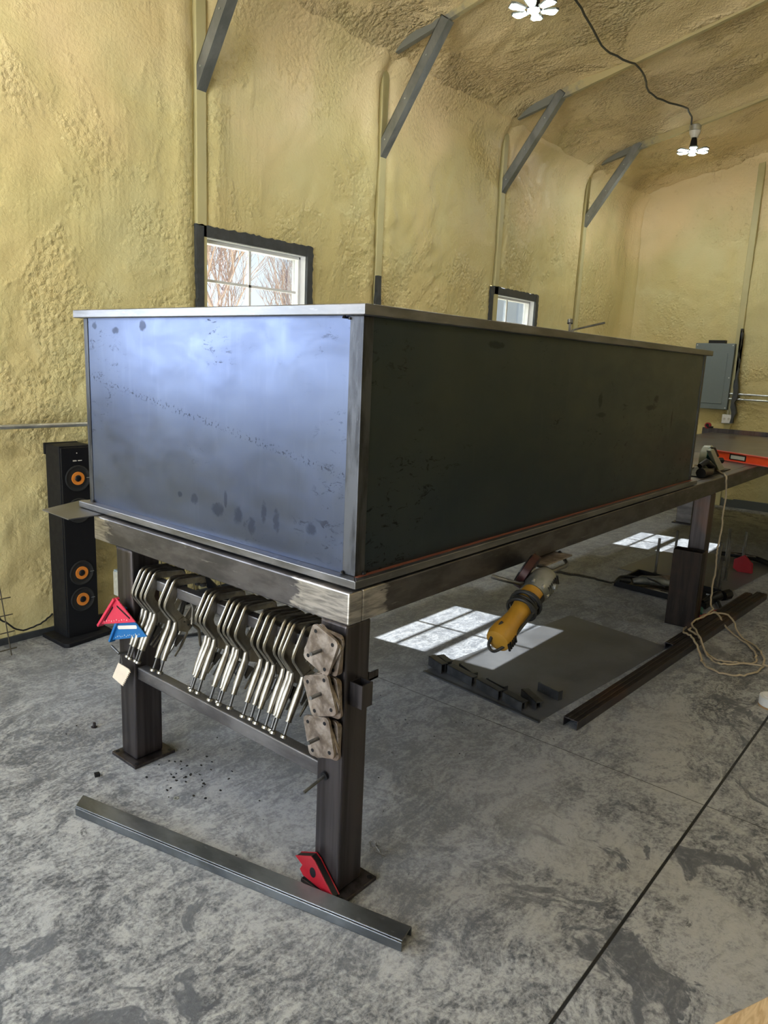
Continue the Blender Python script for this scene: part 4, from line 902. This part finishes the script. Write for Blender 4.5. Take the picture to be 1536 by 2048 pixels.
for yy in (1.168, 1.217):
    MB().lathe((xp-.0245, yy, 1.044), (-1, 0, 0), [(0, .018), (.002, .018)], 16).build('socket', M['ceramic'], fp)
    MB().box(xp-.028, xp-.0265, yy-.006, yy-.004, 1.043, 1.053).box(xp-.028, xp-.0265, yy+.004, yy+.006, 1.043, 1.053).cyl((xp-.0265, yy, 1.034), (xp-.028, yy, 1.034), .002, seg=6).build('slots', M['black'], fp)
MB().tube([(xp, 1.19, 1.097), (xp, 1.195, 1.150)], .010, 8).build('nipple', M['galv'], ob_)

# ------------------------------------------------------------------ odds and ends on the floor
rl = thing('tape_roll', (2.30, -.62, 0), 'white roll lying on the floor at the right edge', 'roll')
MB().lathe((2.31, -.640, .008), (0, 0, 1), [(0, .058), (.002, .060), (.040, .060), (.042, .058)], 28).build('roll', M['paper'], rl, smooth=True)
MB().lathe((2.31, -.640, 0), (0, 0, 1), [(0, .060), (.008, .061)], 28).build('core_edge', M['kraft'], rl)
MB().lathe((2.31, -.640, .0505), (0, 0, 1), [(0, .045), (.003, .043)], 28).build('centre_core', M['white'], rl)
wd = thing('wood_board', (.4, -1.03, 0), 'pale pine board with a red painted end at the bottom right corner', 'board')
a, b = Vector((.205, -.962, 0)), Vector((.62, -1.150, 0)); d = (b-a).normalized(); n = Vector((d.y, -d.x, 0))
q = [a, b, b+n*.09, a+n*.09]; MB().hexa([v+Vector((0, 0, .001)) for v in q]+[v+Vector((0, 0, .088)) for v in q]).build('board', M['wood'], wd, .002)
q = [a-d*.003, a+d*.0, a+n*.09, a-d*.003+n*.09]; MB().hexa([v+Vector((0, 0, .0)) for v in q]+[v+Vector((0, 0, .085)) for v in q]).build('painted_end', M['redend'], wd)
def bit(pts, h, name, label, mat, cat):
    return tag(MB().prism(pts, lambda a, b, d: Vector((a, b, d)), .0, h).build(name, mat, bevel=.0006), label, cat)
bit([(-.155, 1.062), (-.138, 1.056), (-.133, 1.072), (-.150, 1.078)], .012, 'metal_offcut', 'tiny dark metal offcut on the floor left of the left leg base', M['black'], 'offcut')
tag(MB().lathe((.032, 1.404, .0), (.1, 0, 1), [(0, .012), (.004, .012), (.004, .007), (.02, .006)], 8).build('loose_bolt', M['leg']), 'loose rusty bolt on the floor left of the left leg', 'bolt')
MBn = MB(); MBn.ring([(.0+.009*math.cos(k*math.pi/6)-.032, .745+.009*math.sin(k*math.pi/6)) for k in range(12)], [(.0+.004*math.cos(k*math.pi/6)-.032, .745+.004*math.sin(k*math.pi/6)) for k in range(12)], lambda a, b, d: Vector((a, b, d)), 0, .002)
tag(MBn.build('loose_washer', M['galv']), 'small bright washer on the floor between the legs', 'washer')
rr = random.Random(4); m = MB()
for k in range(9):
    x0, y0 = .24+rr.uniform(-.02, .02), .05+rr.uniform(-.03, .03); m.tube([(x0, y0, .002), (x0+rr.uniform(-.02, .02), y0+rr.uniform(-.02, .02), rr.uniform(.004, .018)), (x0+rr.uniform(-.03, .03), y0+rr.uniform(-.03, .03), .002)], .0007, 4)
tag(m.build('wire_tangle', M['rod']), 'small tangle of thin wire on the floor right of the near leg', 'wire', kind=None)
m = MB()
for k in range(36):
    x0, y0 = rr.gauss(.075, .06), rr.gauss(.83, .08)
    m.box(x0, x0+rr.uniform(.002, .008), y0, y0+rr.uniform(.002, .008), 0, .003)
for k in range(60):
    x0, y0 = rr.uniform(-.1, 1.2), rr.uniform(.1, 1.5)
    s0 = rr.uniform(.001, .004); m.box(x0, x0+s0, y0, y0+s0*1.3, 0, .002)
tag(m.build('grinding_debris', M['black']), 'dark metal crumbs scattered on the floor between the table legs', 'debris', kind='stuff')
